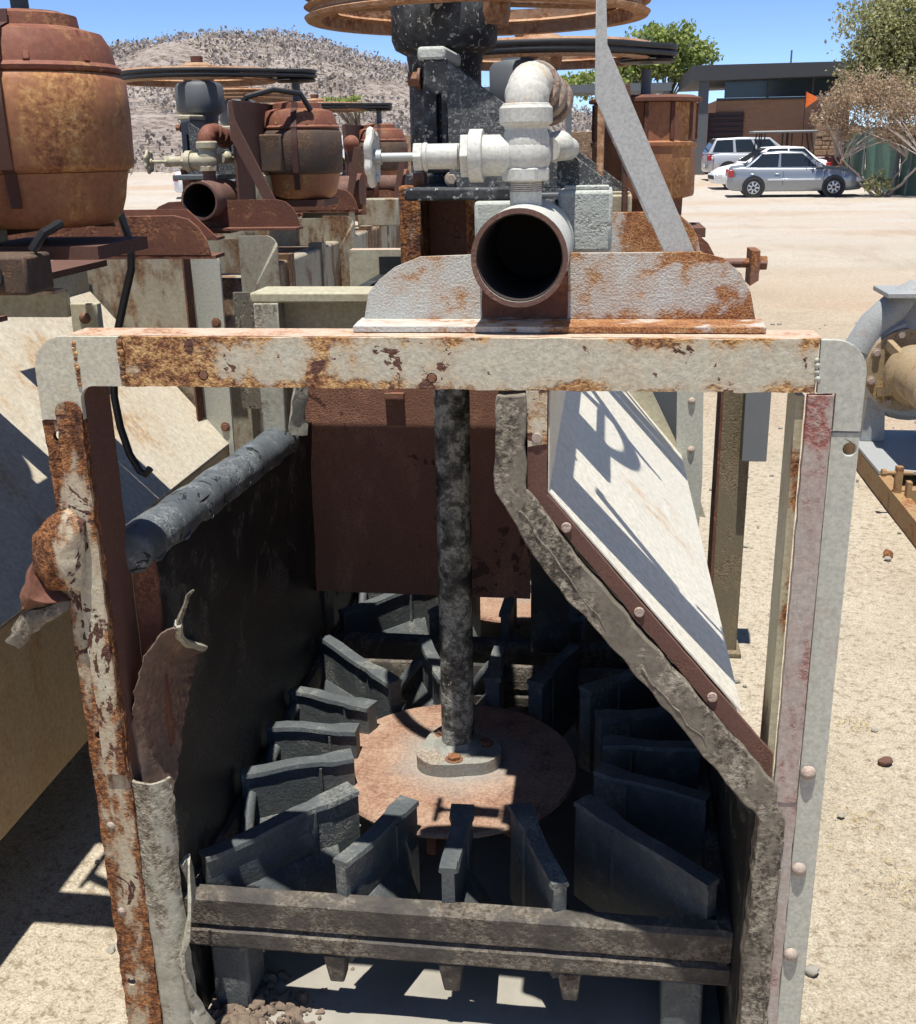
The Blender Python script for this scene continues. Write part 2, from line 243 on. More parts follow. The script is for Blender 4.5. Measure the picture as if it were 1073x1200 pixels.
# ------------------------------------------------------------------ mesh builder
def orient(d):
    d = d.normalized(); a = Vector((0, 0, 1)) if abs(d.z) < .95 else Vector((1, 0, 0))
    x = a.cross(d).normalized(); return x, d.cross(x)
class B:
    def __init__(s): s.v = []; s.f = []
    def add(s, v, f):
        k = len(s.v); s.v += [Vector(q) for q in v]; s.f += [tuple(i+k for i in g) for g in f]; return s
    def box(s, x0, x1, y0, y1, z0, z1):
        return s.add([(x, y, z) for z in (z0, z1) for y in (y0, y1) for x in (x0, x1)], [(0, 2, 3, 1), (4, 5, 7, 6), (0, 1, 5, 4), (2, 6, 7, 3), (0, 4, 6, 2), (1, 3, 7, 5)])
    def beam(s, p0, p1, w, h, upv=(0, 0, 1)):
        p0, p1 = Vector(p0), Vector(p1); d = (p1-p0).normalized(); u = Vector(upv)
        if abs(d.dot(u)) > .95: u = Vector((0, 1, 0))
        x = d.cross(u).normalized()*w/2; y = x.cross(d).normalized()*h/2
        return s.add([p+a*x+b*y for p in (p0, p1) for b in (-1, 1) for a in (-1, 1)], [(0, 2, 3, 1), (4, 5, 7, 6), (0, 1, 5, 4), (2, 6, 7, 3), (0, 4, 6, 2), (1, 3, 7, 5)])
    def cyl(s, p0, p1, r0, r1=None, n=16, cap=True, ph=0):
        p0, p1 = Vector(p0), Vector(p1); r1 = r0 if r1 is None else r1; x, y = orient(p1-p0)
        v = [p+(x*math.cos(2*math.pi*i/n+ph)+y*math.sin(2*math.pi*i/n+ph))*r for p, r in ((p0, r0), (p1, r1)) for i in range(n)]
        f = [(i, (i+1) % n, n+(i+1) % n, n+i) for i in range(n)]
        if cap: f += [tuple(range(n-1, -1, -1)), tuple(range(n, 2*n))]
        return s.add(v, f)
    def lathe(s, o, prof, n=24, axis=(0, 0, 1), closed=False):
        o = Vector(o); d = Vector(axis).normalized(); x, y = orient(d); v = []; f = []
        for r, h in prof:
            for i in range(n):
                a = 2*math.pi*i/n; v.append(o+d*h+(x*math.cos(a)+y*math.sin(a))*r)
        m = len(prof)
        for j in range(m if closed else m-1):
            k = (j+1) % m
            for i in range(n): f.append((j*n+i, j*n+(i+1) % n, k*n+(i+1) % n, k*n+i))
        if not closed:
            if prof[0][0] > 1e-5: f.append(tuple(range(n-1, -1, -1)))
            if prof[-1][0] > 1e-5: f.append(tuple(range((m-1)*n, m*n)))
        return s.add(v, f)
    def pipe(s, p0, p1, ro, ri, n=32):
        d = Vector(p1)-Vector(p0); L = d.length; return s.lathe(p0, [(ro, 0), (ro, L), (ri, L), (ri, 0)], n, d, True)
    def plate(s, outer, plane, a, b, holes=()):
        loops = [list(outer)]+[list(h) for h in holes]; flat = [q for l in loops for q in l]; n = len(flat)
        tri = tessellate_polygon([[Vector((q[0], q[1], 0)) for q in l] for l in loops])
        def m(q, c): return {'xz': (q[0], c, q[1]), 'xy': (q[0], q[1], c), 'yz': (c, q[0], q[1])}[plane]
        f = [tuple(t) for t in tri]+[tuple(i+n for i in t[::-1]) for t in tri]; k = 0
        for l in loops:
            c = len(l); f += [(k+i, k+(i+1) % c, n+k+(i+1) % c, n+k+i) for i in range(c)]; k += c
        return s.add([m(q, a) for q in flat]+[m(q, b) for q in flat], f)
    def sphere(s, c, r, n=16, m=10, sc=(1, 1, 1)):
        prof = [(max(r*math.sin(math.pi*j/m), 1e-6), -r*math.cos(math.pi*j/m)) for j in range(m+1)]
        t = B().lathe((0, 0, 0), prof, n); return s.add([Vector(c)+Vector((q.x*sc[0], q.y*sc[1], q.z*sc[2])) for q in t.v], t.f)
    def sweep(s, path, r, n=8, closed=False, taper=None):
        P = [Vector(p) for p in path]; m = len(P); v = []; f = []; px = None
        for i, p in enumerate(P):
            d = (P[(i+1) % m]-P[i-1]) if closed or 0 < i < m-1 else (P[1]-P[0] if i == 0 else P[-1]-P[-2])
            d.normalize()
            if px is None: px, py = orient(d)
            else: px = (px-d*px.dot(d)).normalized(); py = d.cross(px)
            q = r if taper is None else r+(taper-r)*i/(m-1)
            v += [p+(px*math.cos(2*math.pi*k/n)+py*math.sin(2*math.pi*k/n))*q for k in range(n)]
        for j in range(m if closed else m-1):
            k = (j+1) % m; f += [(j*n+i, j*n+(i+1) % n, k*n+(i+1) % n, k*n+i) for i in range(n)]
        if not closed: f += [tuple(range(n-1, -1, -1)), tuple(range((m-1)*n, m*n))]
        return s.add(v, f)
    def grid(s, fn, nu, nv, thick=0):
        P = [[Vector(fn(i/nu, j/nv)) for i in range(nu+1)] for j in range(nv+1)]; k = nu+1
        f = [(j*k+i, j*k+i+1, (j+1)*k+i+1, (j+1)*k+i) for j in range(nv) for i in range(nu)]
        flat = [q for r_ in P for q in r_]
        if not thick: return s.add(flat, f)
        nm = [Vector() for _ in flat]
        for g in f:
            c = (flat[g[1]]-flat[g[0]]).cross(flat[g[3]]-flat[g[0]]); c = c.normalized() if c.length else c
            for i in g: nm[i] += c
        N = len(flat); fl2 = [q-nm[i].normalized()*thick for i, q in enumerate(flat)]
        f2 = f+[tuple(i+N for i in g[::-1]) for g in f]
        bd = [i for i in range(nu)]+[nu+j*k for j in range(nv)]+[nv*k+i for i in range(nu, 0, -1)]+[j*k for j in range(nv, 0, -1)]
        f2 += [(bd[i], N+bd[i], N+bd[(i+1) % len(bd)], bd[(i+1) % len(bd)]) for i in range(len(bd))]
        return s.add(flat+fl2, f2)
    def rough(s, amp, fr=20, seed=0):
        for q in s.v: q += mnoise.noise_vector(q*fr+Vector((seed, seed, 0)))*amp
        return s
    def obj(s, name, mat, parent=None, bevel=0, smooth=40, label=None, kind=None, seg=2):
        me = bpy.data.meshes.new(name); root = parent
        while root is not None and root.parent: root = root.parent
        off = Vector(root['_o']) if root is not None else getattr(s, 'off', Vector())
        me.from_pydata([tuple(q-off) for q in s.v], [], s.f); me.update()
        bm = bmesh.new(); bm.from_mesh(me); bmesh.ops.recalc_face_normals(bm, faces=bm.faces); bm.to_mesh(me); bm.free()
        me.materials.append(MATS[mat])
        if smooth:
            me.polygons.foreach_set('use_smooth', [True]*len(me.polygons)); me.set_sharp_from_angle(angle=R(smooth))
        o = bpy.data.objects.new(name, me); COL.objects.link(o)
        if parent is not None: o.parent = parent
        else: o.location = off
        if bevel:
            b = o.modifiers.new('bevel', 'BEVEL'); b.width = bevel; b.segments = seg; b.limit_method = 'ANGLE'; b.angle_limit = R(50); b.harden_normals = False
        if label: o['label'] = label
        if kind: o['kind'] = kind
        return o
def thing(name, label, cat, loc=(0, 0, 0), group=None):
    o = bpy.data.objects.new(name, None); COL.objects.link(o); o.location = loc; o['_o'] = tuple(loc)
    o['label'] = label; o['category'] = cat
    if group: o['group'] = group
    o.empty_display_size = .1; return o
def single(b, name, mat, label, cat, loc=(0, 0, 0), group=None, **k):
    b.off = Vector(loc); o = b.obj(name, mat, None, **k); o['label'] = label; o['category'] = cat
    if group: o['group'] = group
    return o
def copy_tree(o, parent=None):
    c = o.copy(); COL.objects.link(c); c.parent = parent
    for ch in o.children: copy_tree(ch, c)
    return c
def jag(poly, step=.012, amp=.0025, seed=0, fr=40):
    """break the long straight edges of an outline into a chewed, corroded line"""
    out = []
    for i, p in enumerate(poly):
        q = poly[(i+1) % len(poly)]; L = math.hypot(q[0]-p[0], q[1]-p[1]); n = max(1, int(L/step))
        for k in range(n):
            x, y = p[0]+(q[0]-p[0])*k/n, p[1]+(q[1]-p[1])*k/n
            w = mnoise.noise_vector(Vector((x*fr+seed, y*fr, seed*1.7)))
            out.append((x+w.x*amp, y+w.y*amp))
    return out
def circ(x, z, r, n=12): return [(x+r*math.cos(2*math.pi*i/n), z+r*math.sin(2*math.pi*i/n)) for i in range(n)]
def arc(cx, cz, r, a0, a1, n=8): return [(cx+r*math.cos(R(a0+(a1-a0)*i/n)), cz+r*math.sin(R(a0+(a1-a0)*i/n))) for i in range(n+1)]
def hexbolt(parent, p, d, r=.011, h=.009, mat='bolt_rust', name='bolt'):
    p, d = Vector(p), Vector(d).normalized(); b = B().cyl(p, p+d*h*.25, r*1.35, n=14).cyl(p+d*h*.25, p+d*h, r, n=6); return b.obj(name, mat, parent, bevel=.0012)
def domebolt(parent, p, d, r=.009, mat='bolt_pale', name='bolt'):
    p, d = Vector(p), Vector(d).normalized(); return B().lathe(p, [(r*1.15, 0), (r*1.1, r*.35), (r*.8, r*.75), (r*.3, r*.95), (1e-5, r)], 12, d).obj(name, mat, parent)

# ------------------------------------------------------------------ the setting: ground and hill
def axis_steps(lo, hi, near):
    a = [0.0]; s = near
    while a[-1] < hi: a.append(a[-1]+s); s *= 1.16
    b = [0.0]; s = near
    while b[-1] > lo: b.append(b[-1]-s); s *= 1.16
    return sorted(set(b+a))
def gz(y): return float(np.interp(y, [-50, 8, 36, 42, 48, 60, 80], [0, 0, -.14, -.09, .1, .15, .1]))
gx, gy = axis_steps(-900, 900, .12), axis_steps(-500, 1500, .12)
gb = B(); k = len(gx)
for y in gy:
    for x in gx:
        d = math.hypot(x, y); z = 0
        if d < 60:
            z = .012*mnoise.noise(Vector((x*1.3, y*1.3, 0)))+.006*mnoise.noise(Vector((x*4, y*4, 3)))
            if -.55 < x < .6 and -.1 < y < 2.4: z = -.012
            else: z = z-.006
        gb.v.append(Vector((x, y, z+gz(y))))
gb.f = [(j*k+i, j*k+i+1, (j+1)*k+i+1, (j+1)*k+i) for j in range(len(gy)-1) for i in range(len(gx)-1)]
gb.obj('ground', 'dirt', smooth=180, kind='structure')
def hill_h(x, y):
    px = [-700, -420, -250, -119, -62, -37, -12, 30, 80, 160, 400]; ph = [12, 24, 18, 20, 21.5, 16, 7, 2, 0, 0, 0]
    r = float(np.interp(x, px, ph)); t = min(max((y-62)/153, 0), 1); t2 = min(max((y-225)/160, 0), 1)
    return r*(t*t*(3-2*t))*(1-.5*t2)+(3.2*mnoise.fractal(Vector((x*.03, y*.02, 0)), .9, 2, 5)-2.6*abs(mnoise.noise(Vector((x*.035, y*.012, 7)))))*t
hb = B().grid(lambda u, v: (lambda x, y: (x, y, hill_h(x, y)-.4))(-700+u*1000, 58+v*372), 250, 80)
hb.obj('hill', 'hill_rock', smooth=180, kind='structure')

rng = np.random.default_rng(5)
def leaves(name, mat, pts, size, parent=None, var=.5, kind=None, aspect=.55, off=(0, 0, 0), upright=0):
    n = len(pts); d = rng.normal(size=(n, 3)); d[:, 2] += upright*np.abs(d[:, 2]); d /= np.linalg.norm(d, axis=1)[:, None]
    e = np.cross(d, rng.normal(size=(n, 3))); e /= np.linalg.norm(e, axis=1)[:, None]
    s = (size*(1+var*(rng.random(n)*2-1)))[:, None]; a = d*s/2; b = e*s*aspect/2
    V = np.stack([pts-a, pts+b, pts+a, pts-b], 1).reshape(-1, 3)-np.array(off)
    me = bpy.data.meshes.new(name); me.vertices.add(4*n); me.vertices.foreach_set('co', V.ravel().astype(np.float32))
    me.loops.add(4*n); me.loops.foreach_set('vertex_index', np.arange(4*n, dtype=np.int32)); me.polygons.add(n)
    me.polygons.foreach_set('loop_start', np.arange(0, 4*n, 4, dtype=np.int32)); me.update(calc_edges=True); me.materials.append(MATS[mat])
    o = bpy.data.objects.new(name, me); COL.objects.link(o)
    if parent is not None: o.parent = parent
    if kind: o['kind'] = kind
    return o
hp = []
for i in range(26000):
    x = rng.uniform(-330, 40); y = 66+166*rng.random()**.8
    if mnoise.noise(Vector((x*.09, y*.05, 2)))+.5*rng.random() < -.08: continue
    c = np.array((x, y, hill_h(x, y))); hp.append(c+rng.normal(size=(6, 3))*np.array((.4, .4, .3))*rng.uniform(.5, 1.8)+np.array((0, 0, .2)))
o = leaves('hill_scrub', 'leaf_scrub', np.concatenate(hp), .46, kind='stuff', aspect=.8); o['label'] = 'grey desert scrub covering the hillside'; o['category'] = 'scrub'

# ------------------------------------------------------------------ front flotation tank
YF = 0
tank = thing('flotation_tank', 'open rusty cream steel flotation tank with black rubber lining in the foreground', 'tank', (0, 0, 0))
def hole_list(pts, r=.010): return [circ(x, z, r) for x, z in pts]
# top rail: front face and top flange of an angle iron
rail = B().plate(jag([(-.462, 1.268), (.535, 1.268), (.535, 1.342), (-.462, 1.342)], .02, .0022, 1), 'xz', 0, .009, hole_list([(-.339, 1.285), (.002, 1.284)], .008)).obj('top_rail', 'rail_paint', tank, smooth=30)
B().plate(jag([(-.55, .0095), (.54, .0095), (.54, .078), (-.55, .078)], .03, .002, 2), 'xy', 1.3425, 1.334).obj('flange', 'rail_top_rust', rail)
hexbolt(rail, (-.339, .006, 1.285), (0, -1, 0), .007, .006); hexbolt(rail, (.002, .006, 1.284), (0, -1, 0), .007, .006)
def weld(parent, p0, p1, r=.004, mat='rail_paint', n=None):
    p0, p1 = Vector(p0), Vector(p1); b = B(); L = (p1-p0).length; n = n or max(3, int(L/.007))
    for i in range(n):
        q = p0.lerp(p1, (i+.5)/n); w = mnoise.noise_vector(q*90); b.sphere(q+w*.0022, r*(1+.45*w.x), 8, 5, (1, .75, 1))
    return b.obj('weld_bead', mat, parent)
cl = [(-.6, 1.2155), (-.5335, 1.2155), (-.5335, 1.245)]+arc(-.5115, 1.246, .022, 180, 90, 5)+[(-.464, 1.268), (-.464, 1.342)]+arc(-.55, 1.292, .05, 90, 180, 8)
cp = B().plate(cl, 'xz', -.002, .0085).obj('corner_plate', 'corner_cream', tank, smooth=20)
weld(cp, (-.532, -.002, 1.268), (-.534, -.002, 1.335)); weld(cp, (-.463, -.001, 1.27), (-.463, -.001, 1.338), .005)
crp = [(.537, 1.342), (.537, 1.268), (.562, 1.268), (.562, 1.215), (.6, 1.215)]+arc(.555, 1.297, .045, 0, 90, 8)
cp = B().plate(crp, 'xz', -.002, .0085).obj('corner_plate', 'leg_green', tank, bevel=.003)
weld(cp, (.536, -.001, 1.285), (.534, -.001, 1.318), .004, 'leg_green')
# left leg: angle iron eaten by rust
LB = [(-.579, 1.188), (-.575, .854), (-.578, .67), (-.58, .493), (-.582, .315), (-.582, .16)]
ll = B().plate(jag([(-.6, 0), (-.534, 0), (-.534, 1.214), (-.577, 1.214), (-.6, 1.214)], .012, .004, 5), 'xz', 0, .010, hole_list(LB, .0085)).obj('leg', 'leg_rusty', tank, smooth=30)
B().plate(jag([(.0105, 0), (.095, 0), (.095, 1.262), (.0105, 1.262)], .02, .003, 7), 'yz', -.543, -.533).obj('flange', 'brown_steel', ll)
B().plate(jag([(-.574, .60), (-.536, .60), (-.534, 1.225)]+arc(-.555, 1.225, .02, 0, 180, 8)+[(-.575, 1.1)], .012, .003, 9), 'xz', -.007, -.0005, hole_list([(-.5765+.018, 1.014)], .009)).obj('liner_strip', 'leg_rusty', ll, bevel=.002)
for x, z in LB[3:5]: domebolt(ll, (x, .004, z), (0, -1, 0), .008)
# torn rusty lug folded out of the left leg
def bulged(pts, Y, thick, seed=0, amp=.004, bulge=.02):
    P = jag(xz(Y, *pts), .006, .003, seed, 60); cx = sum(p[0] for p in P)/len(P); cz = sum(p[1] for p in P)/len(P); b = B(); v = []; f = []; n = len(P)
    rings = [1, .86, .66, .4, .15]
    for side in (-1, 1):
        for k in rings:
            for p in P:
                q = Vector((cx+(p[0]-cx)*k, Y+side*thick/2-(bulge*(1-k*k)), cz+(p[1]-cz)*k)); v.append(q+mnoise.noise_vector(q*45+Vector((seed, 0, 0)))*amp)
    m = len(rings)
    for sd in (0, 1):
        o = sd*m*n
        for r_ in range(m-1): f += [(o+r_*n+i, o+r_*n+(i+1) % n, o+(r_+1)*n+(i+1) % n, o+(r_+1)*n+i) for i in range(n)]
        f.append(tuple(range(o+(m-1)*n, o+m*n)))
    f += [(i, (i+1) % n, m*n+(i+1) % n, m*n+i) for i in range(n)]
    return b.add(v, f)
lug = bulged([(76, 597), (56, 606), (42, 624), (39, 662), (60, 690), (98, 690), (100, 612)], -.012, .014, 1).obj('lug', 'leg_rusty', tank)
bulged([(40, 655), (27, 688), (28, 714), (58, 706), (84, 704), (62, 688)], -.002, .016, 4, bulge=.03).obj('fold', 'rust_red', lug)
bulged([(30, 716), (82, 703), (80, 715), (58, 729), (40, 741), (24, 761), (10, 749), (20, 727)], -.006, .012, 7, bulge=.006).obj('torn_strip', 'rubber_edge', lug)
# right leg
rl = B().plate([(.562, 0), (.6, 0), (.6, 1.213), (.562, 1.213)], 'xz', 0, .009, [circ(.588, 1.201-.012, .0095, 14)]).obj('leg', 'leg_green', tank, bevel=.0012)
B().plate(jag([(.009, 0), (.085, 0), (.085, 1.262), (.009, 1.262)], .03, .002, 3), 'yz', .512, .523).obj('flange', 'flange_cream', rl)
B().plate(jag([(.5245, .62), (.559, .62), (.5595, 1.266), (.5245, 1.266)], .015, .0018, 4), 'xz', -.006, .008).obj('liner_strip', 'strip_pink', rl)
B().plate(jag([(.546, 0), (.5615, 0), (.5605, .615), (.528, .70), (.53, .5)], .015, .002, 4), 'xz', -.004, .008).obj('liner_strip', 'strip_pink', rl)
for x, z in ((.574, .672), (.574, .496), (.574, .33), (.574, .16)): domebolt(rl, (x, -.001, z), (0, -1, 0), .0105)
# the diagonal flange on the right with its torn rubber edge
fl = B().plate(jag([(.137, 1.267), (.166, 1.267), (.167, 1.112), (.519, .699), (.520, .655), (.138, 1.118)], .02, .0015, 6), 'xz', .001, .011,
    [circ(*q, .008) for q in ((.152, 1.198), (.196, 1.0625), (.307, .931), (.422, .794))]).obj('diagonal_flange', 'brown_steel', tank)
B().plate([(.136, 1.2675), (.1665, 1.2675), (.1665, 1.19), (.139, 1.185)], 'xz', -.001, .0005).obj('paint_patch', 'rail_paint', fl)
for x, z in ((.152, 1.198), (.196, 1.0625), (.307, .931), (.422, .794)): B().cyl((x, -.003, z), (x, .008, z), .0078, n=14).obj('bolt', 'bolt_pale', fl, bevel=.001)
ed = jag([(.093, 1.264), (.135, 1.264), (.1365, 1.125), (.21, 1.022), (.36, .842), (.522, .655), (.545, .58), (.544, .3), (.548, .0), (.505, 0), (.498, .30), (.505, .585), (.33, .80), (.16, 1.0), (.092, 1.118)], .012, .0042, 11, 30)
re_ = B().plate(ed, 'xz', -.010, .030).rough(.003, 25).obj('lining_edge', 'rubber_edge', tank, bevel=.004)
for i, (a, b) in enumerate((((.115, 1.09), (.25, .90)), ((.30, .84), (.42, .70)), ((.530, .5), (.524, .05)))):
    pts = [(a[0]+(b[0]-a[0])*t+.012+.002*math.sin(t*17+i), -.010, a[1]+(b[1]-a[1])*t+.003*math.sin(t*23+i*2)) for t in [j/24 for j in range(25)]]
    B().sweep(pts, .0022, 6, taper=.0008).rough(.002, 70, i).obj('peeling_fold', 'rubber_edge', re_)
# lining walls
B().plate([(.108, 1.26), (.16, 1.2672), (.16, 1.108), (.455, .765), (.486, .66), (.511, .58), (.513, 0), (.498, 0), (.496, .57), (.33, .80), (.16, 1.02), (.108, 1.118)], 'xz', .031, 2.28).obj('side_wall', 'rubber_black', tank)
B().add([(.1675, .012, 1.266), (.1675, .012, 1.113), (.468, .012, .7625), (.1675, 1.5, 1.266), (.1675, 1.5, 1.113), (.468, 1.5, .7625), (.1635, .012, 1.266), (.1635, 1.5, 1.266)],
    [(0, 1, 4, 3), (1, 2, 5, 4)]).obj('slope_plate', 'white_plate', tank, smooth=0).modifiers.new('solid', 'SOLIDIFY').thickness = -.0025
lw = B().grid(lambda u, v: (-.497-.012*math.sin(v*3.1), .11+u*1.07, .0+v*(.985-.055*u)), 22, 22, .035).rough(.005, 9).obj('side_wall', 'rubber_black', tank, smooth=60)
B().sweep([(-.531+.0015*math.sin(k*1.1), .10+k*.025, .966-.00125*k+.0012*math.sin(k*.8)) for k in range(37)], .041, 20).sphere((-.531, .10, .966), .041, 18, 12, (1, .45, 1)).sphere((-.531, 1.0, .921), .041, 18, 12, (1, .45, 1)).rough(.0022, 26).obj('lip', 'rubber_lip', tank, smooth=60)
B().plate(jag([(-.532, .57), (-.494, .60), (-.492, .955), (-.532, .95)], .012, .003, 3), 'xz', .098, .108).obj('rusty_edge', 'rust_red', tank)
for i in range(7):
    y0 = .1+.13*i; zz = .955-.05*y0
    B().sweep([(-.494+.003*math.sin(t*5+i), y0+.10*t+.01*i, zz-.012*math.sin(t*6+i)+.004) for t in [j/8 for j in range(9)]], .003, 5, taper=.001).obj('peeling_fold', 'rubber_lip', lw)
# torn flap of lining curling into the cell, and the split front edge below it
FLL = [(146, 912), (150, 860), (157, 815), (168, 775), (186, 745), (210, 731)]; FLR = [(205, 925), (212, 880), (218, 840), (224, 800), (231, 775), (240, 760)]
def flapf(u, v):
    k = min(int(v*5), 4); w = v*5-k
    a = at(FLL[k][0]+(FLL[k+1][0]-FLL[k][0])*w, FLL[k][1]+(FLL[k+1][1]-FLL[k][1])*w, Y=.02+.03*v*v); b = at(FLR[k][0]+(FLR[k+1][0]-FLR[k][0])*w, FLR[k][1]+(FLR[k+1][1]-FLR[k][1])*w, X=-.492)
    q = a.lerp(b, u); q.y -= (.012+.03*v*v)*math.sin(math.pi*u); q.z += .012*v*v*math.sin(math.pi*u); return q
flp = B().grid(lambda u, v: flapf(u, v)+mnoise.noise_vector(Vector((u*3, v*26, 4)))*.006*(abs(u-.5)*2)**3+Vector((0, .004*math.sin(u*9+v*5), 0)), 14, 40, .0028).rough(.0012, 60).obj('torn_flap', 'rubber_brown', tank, smooth=60)
B().sweep([at(x, y, Y=.05) for x, y in ((206, 738), (212, 722), (218, 707), (221, 697), (227, 692))], .006, 6, taper=.002).rough(.003, 80).obj('rubber_strand', 'rubber_edge', flp)
B().sweep([flapf(u, 1.0)+Vector((0, -.004, .003)) for u in [i/10 for i in range(11)]], .0075, 6).rough(.003, 60).obj('curled_edge', 'lining_cream', flp)
def edgef(u, v):
    z = .582*(1-v); a = math.pi*(.05+.9*u); return (-.512-.034*math.cos(a)+.003*math.sin(z*14), .03-.026*math.sin(a), z)
B().grid(edgef, 10, 40, .006).rough(.003, 45).obj('lining_edge', 'lining_cream', tank, smooth=60)
B().grid(lambda u, v: (-.485+.02*u+.012*math.sin(v*9), .03+.03*math.sin(u*3+v*4), .40*(1-v)), 4, 14, .006).rough(.012, 24, 5).obj('torn_strip', 'lining_cream', tank)
# cross channel, hanging baffle, mid and rear frames, floor
cc = B().box(-.57, .10, .95, 1.075, 1.262, 1.285).obj('cross_channel', 'far_cream', tank, bevel=.004)
B().box(-.56, .10, 1.045, 1.06, 1.15, 1.2615).obj('web', 'far_cream', cc)
B().box(-.562, -.503, .945, 1.0, .93, 1.2615).obj('post', 'lining_cream', tank, bevel=.003)
B().grid(lambda u, v: (-.49+.03*u+.01*math.sin(v*5), .96+.03*u, 1.16-.22*v), 3, 10, .006).rough(.012, 30).obj('torn_strip', 'lining_cream', tank)
bf = B().plate(jag([(-.512, .458), (.068, .455), (.068, 1.25), (-.512, 1.25)], .03, .002, 8), 'xz', 1.15, 1.16).obj('baffle', 'baffle_rust', tank)
B().box(-.30, -.25, 1.135, 1.15, .995, 1.01).obj('lug', 'baffle_rust', bf)
B().box(-.53, .15, 2.27, 2.3, 0, 1.24).obj('end_wall', 'rubber_black', tank)
B().box(-.535, -.50, 1.19, 2.28, 0, 1.18).obj('side_wall', 'rubber_black', tank)
B().box(.07, .17, 1.15, 1.17, .3, 1.25).obj('divider', 'rubber_black', tank)
fr = B().plate(xz(1.5, (645, 420), (752, 435), (812, 560), (826, 606), (800, 600), (735, 470)), 'xz', 1.495, 1.51).obj('diagonal_flange', 'far_cream', tank)
mg = B().plate(xz(1.5, (793, 425), (824, 425), (822, 560), (812, 700), (790, 640)), 'xz', 1.50-.014, 1.494).obj('leg', 'leg_green', tank, bevel=.001)
for q in ((809, 527), (806, 586), (810, 470)): p = at(*q, Y=1.486); domebolt(mg, p, (0, -1, 0), .009)
B().plate(xz(1.56, (760, 430), (800, 430), (800, 640)), 'xz', 1.56, 1.57).obj('backing_plate', 'steel_grey', tank)
ps = thing('steel_post', 'mossy brown steel post standing behind the white sloped plate', 'post', (.66, 1.86, 0))
B().box(.612, .702, 1.82, 1.90, 0, 1.0).obj('post', 'post_mossy', ps, bevel=.003)
B().box(.60, .715, 1.79, 1.925, 0, .012).obj('base_plate', 'post_mossy', ps)
B().box(.604, .6118, 1.81, 1.93, 0, 1.0).obj('flange', 'rust_red', ps)
B().box(.67, .745, 1.765, 1.818, .672, 1.0).obj('box_section', 'grey_metal', ps, bevel=.002)
B().plate([(-.64, 1.12), (-.40, 1.12), (-.40, 1.262), (-.615, 1.262), (-.64, 1.235)], 'xz', 2.29, 2.30).obj('corner_plate', 'far_cream', tank)
B().box(-.64, .55, 2.301, 2.36, 1.255, 1.262).obj('flange', 'rail_top_rust', tank)
B().grid(lambda u, v: (-.49+.99*u, .06+2.2*v, .003*mnoise.noise(Vector((u*9, v*20, 1)))), 40, 60).obj('floor_slab', 'concrete', tank, smooth=180)

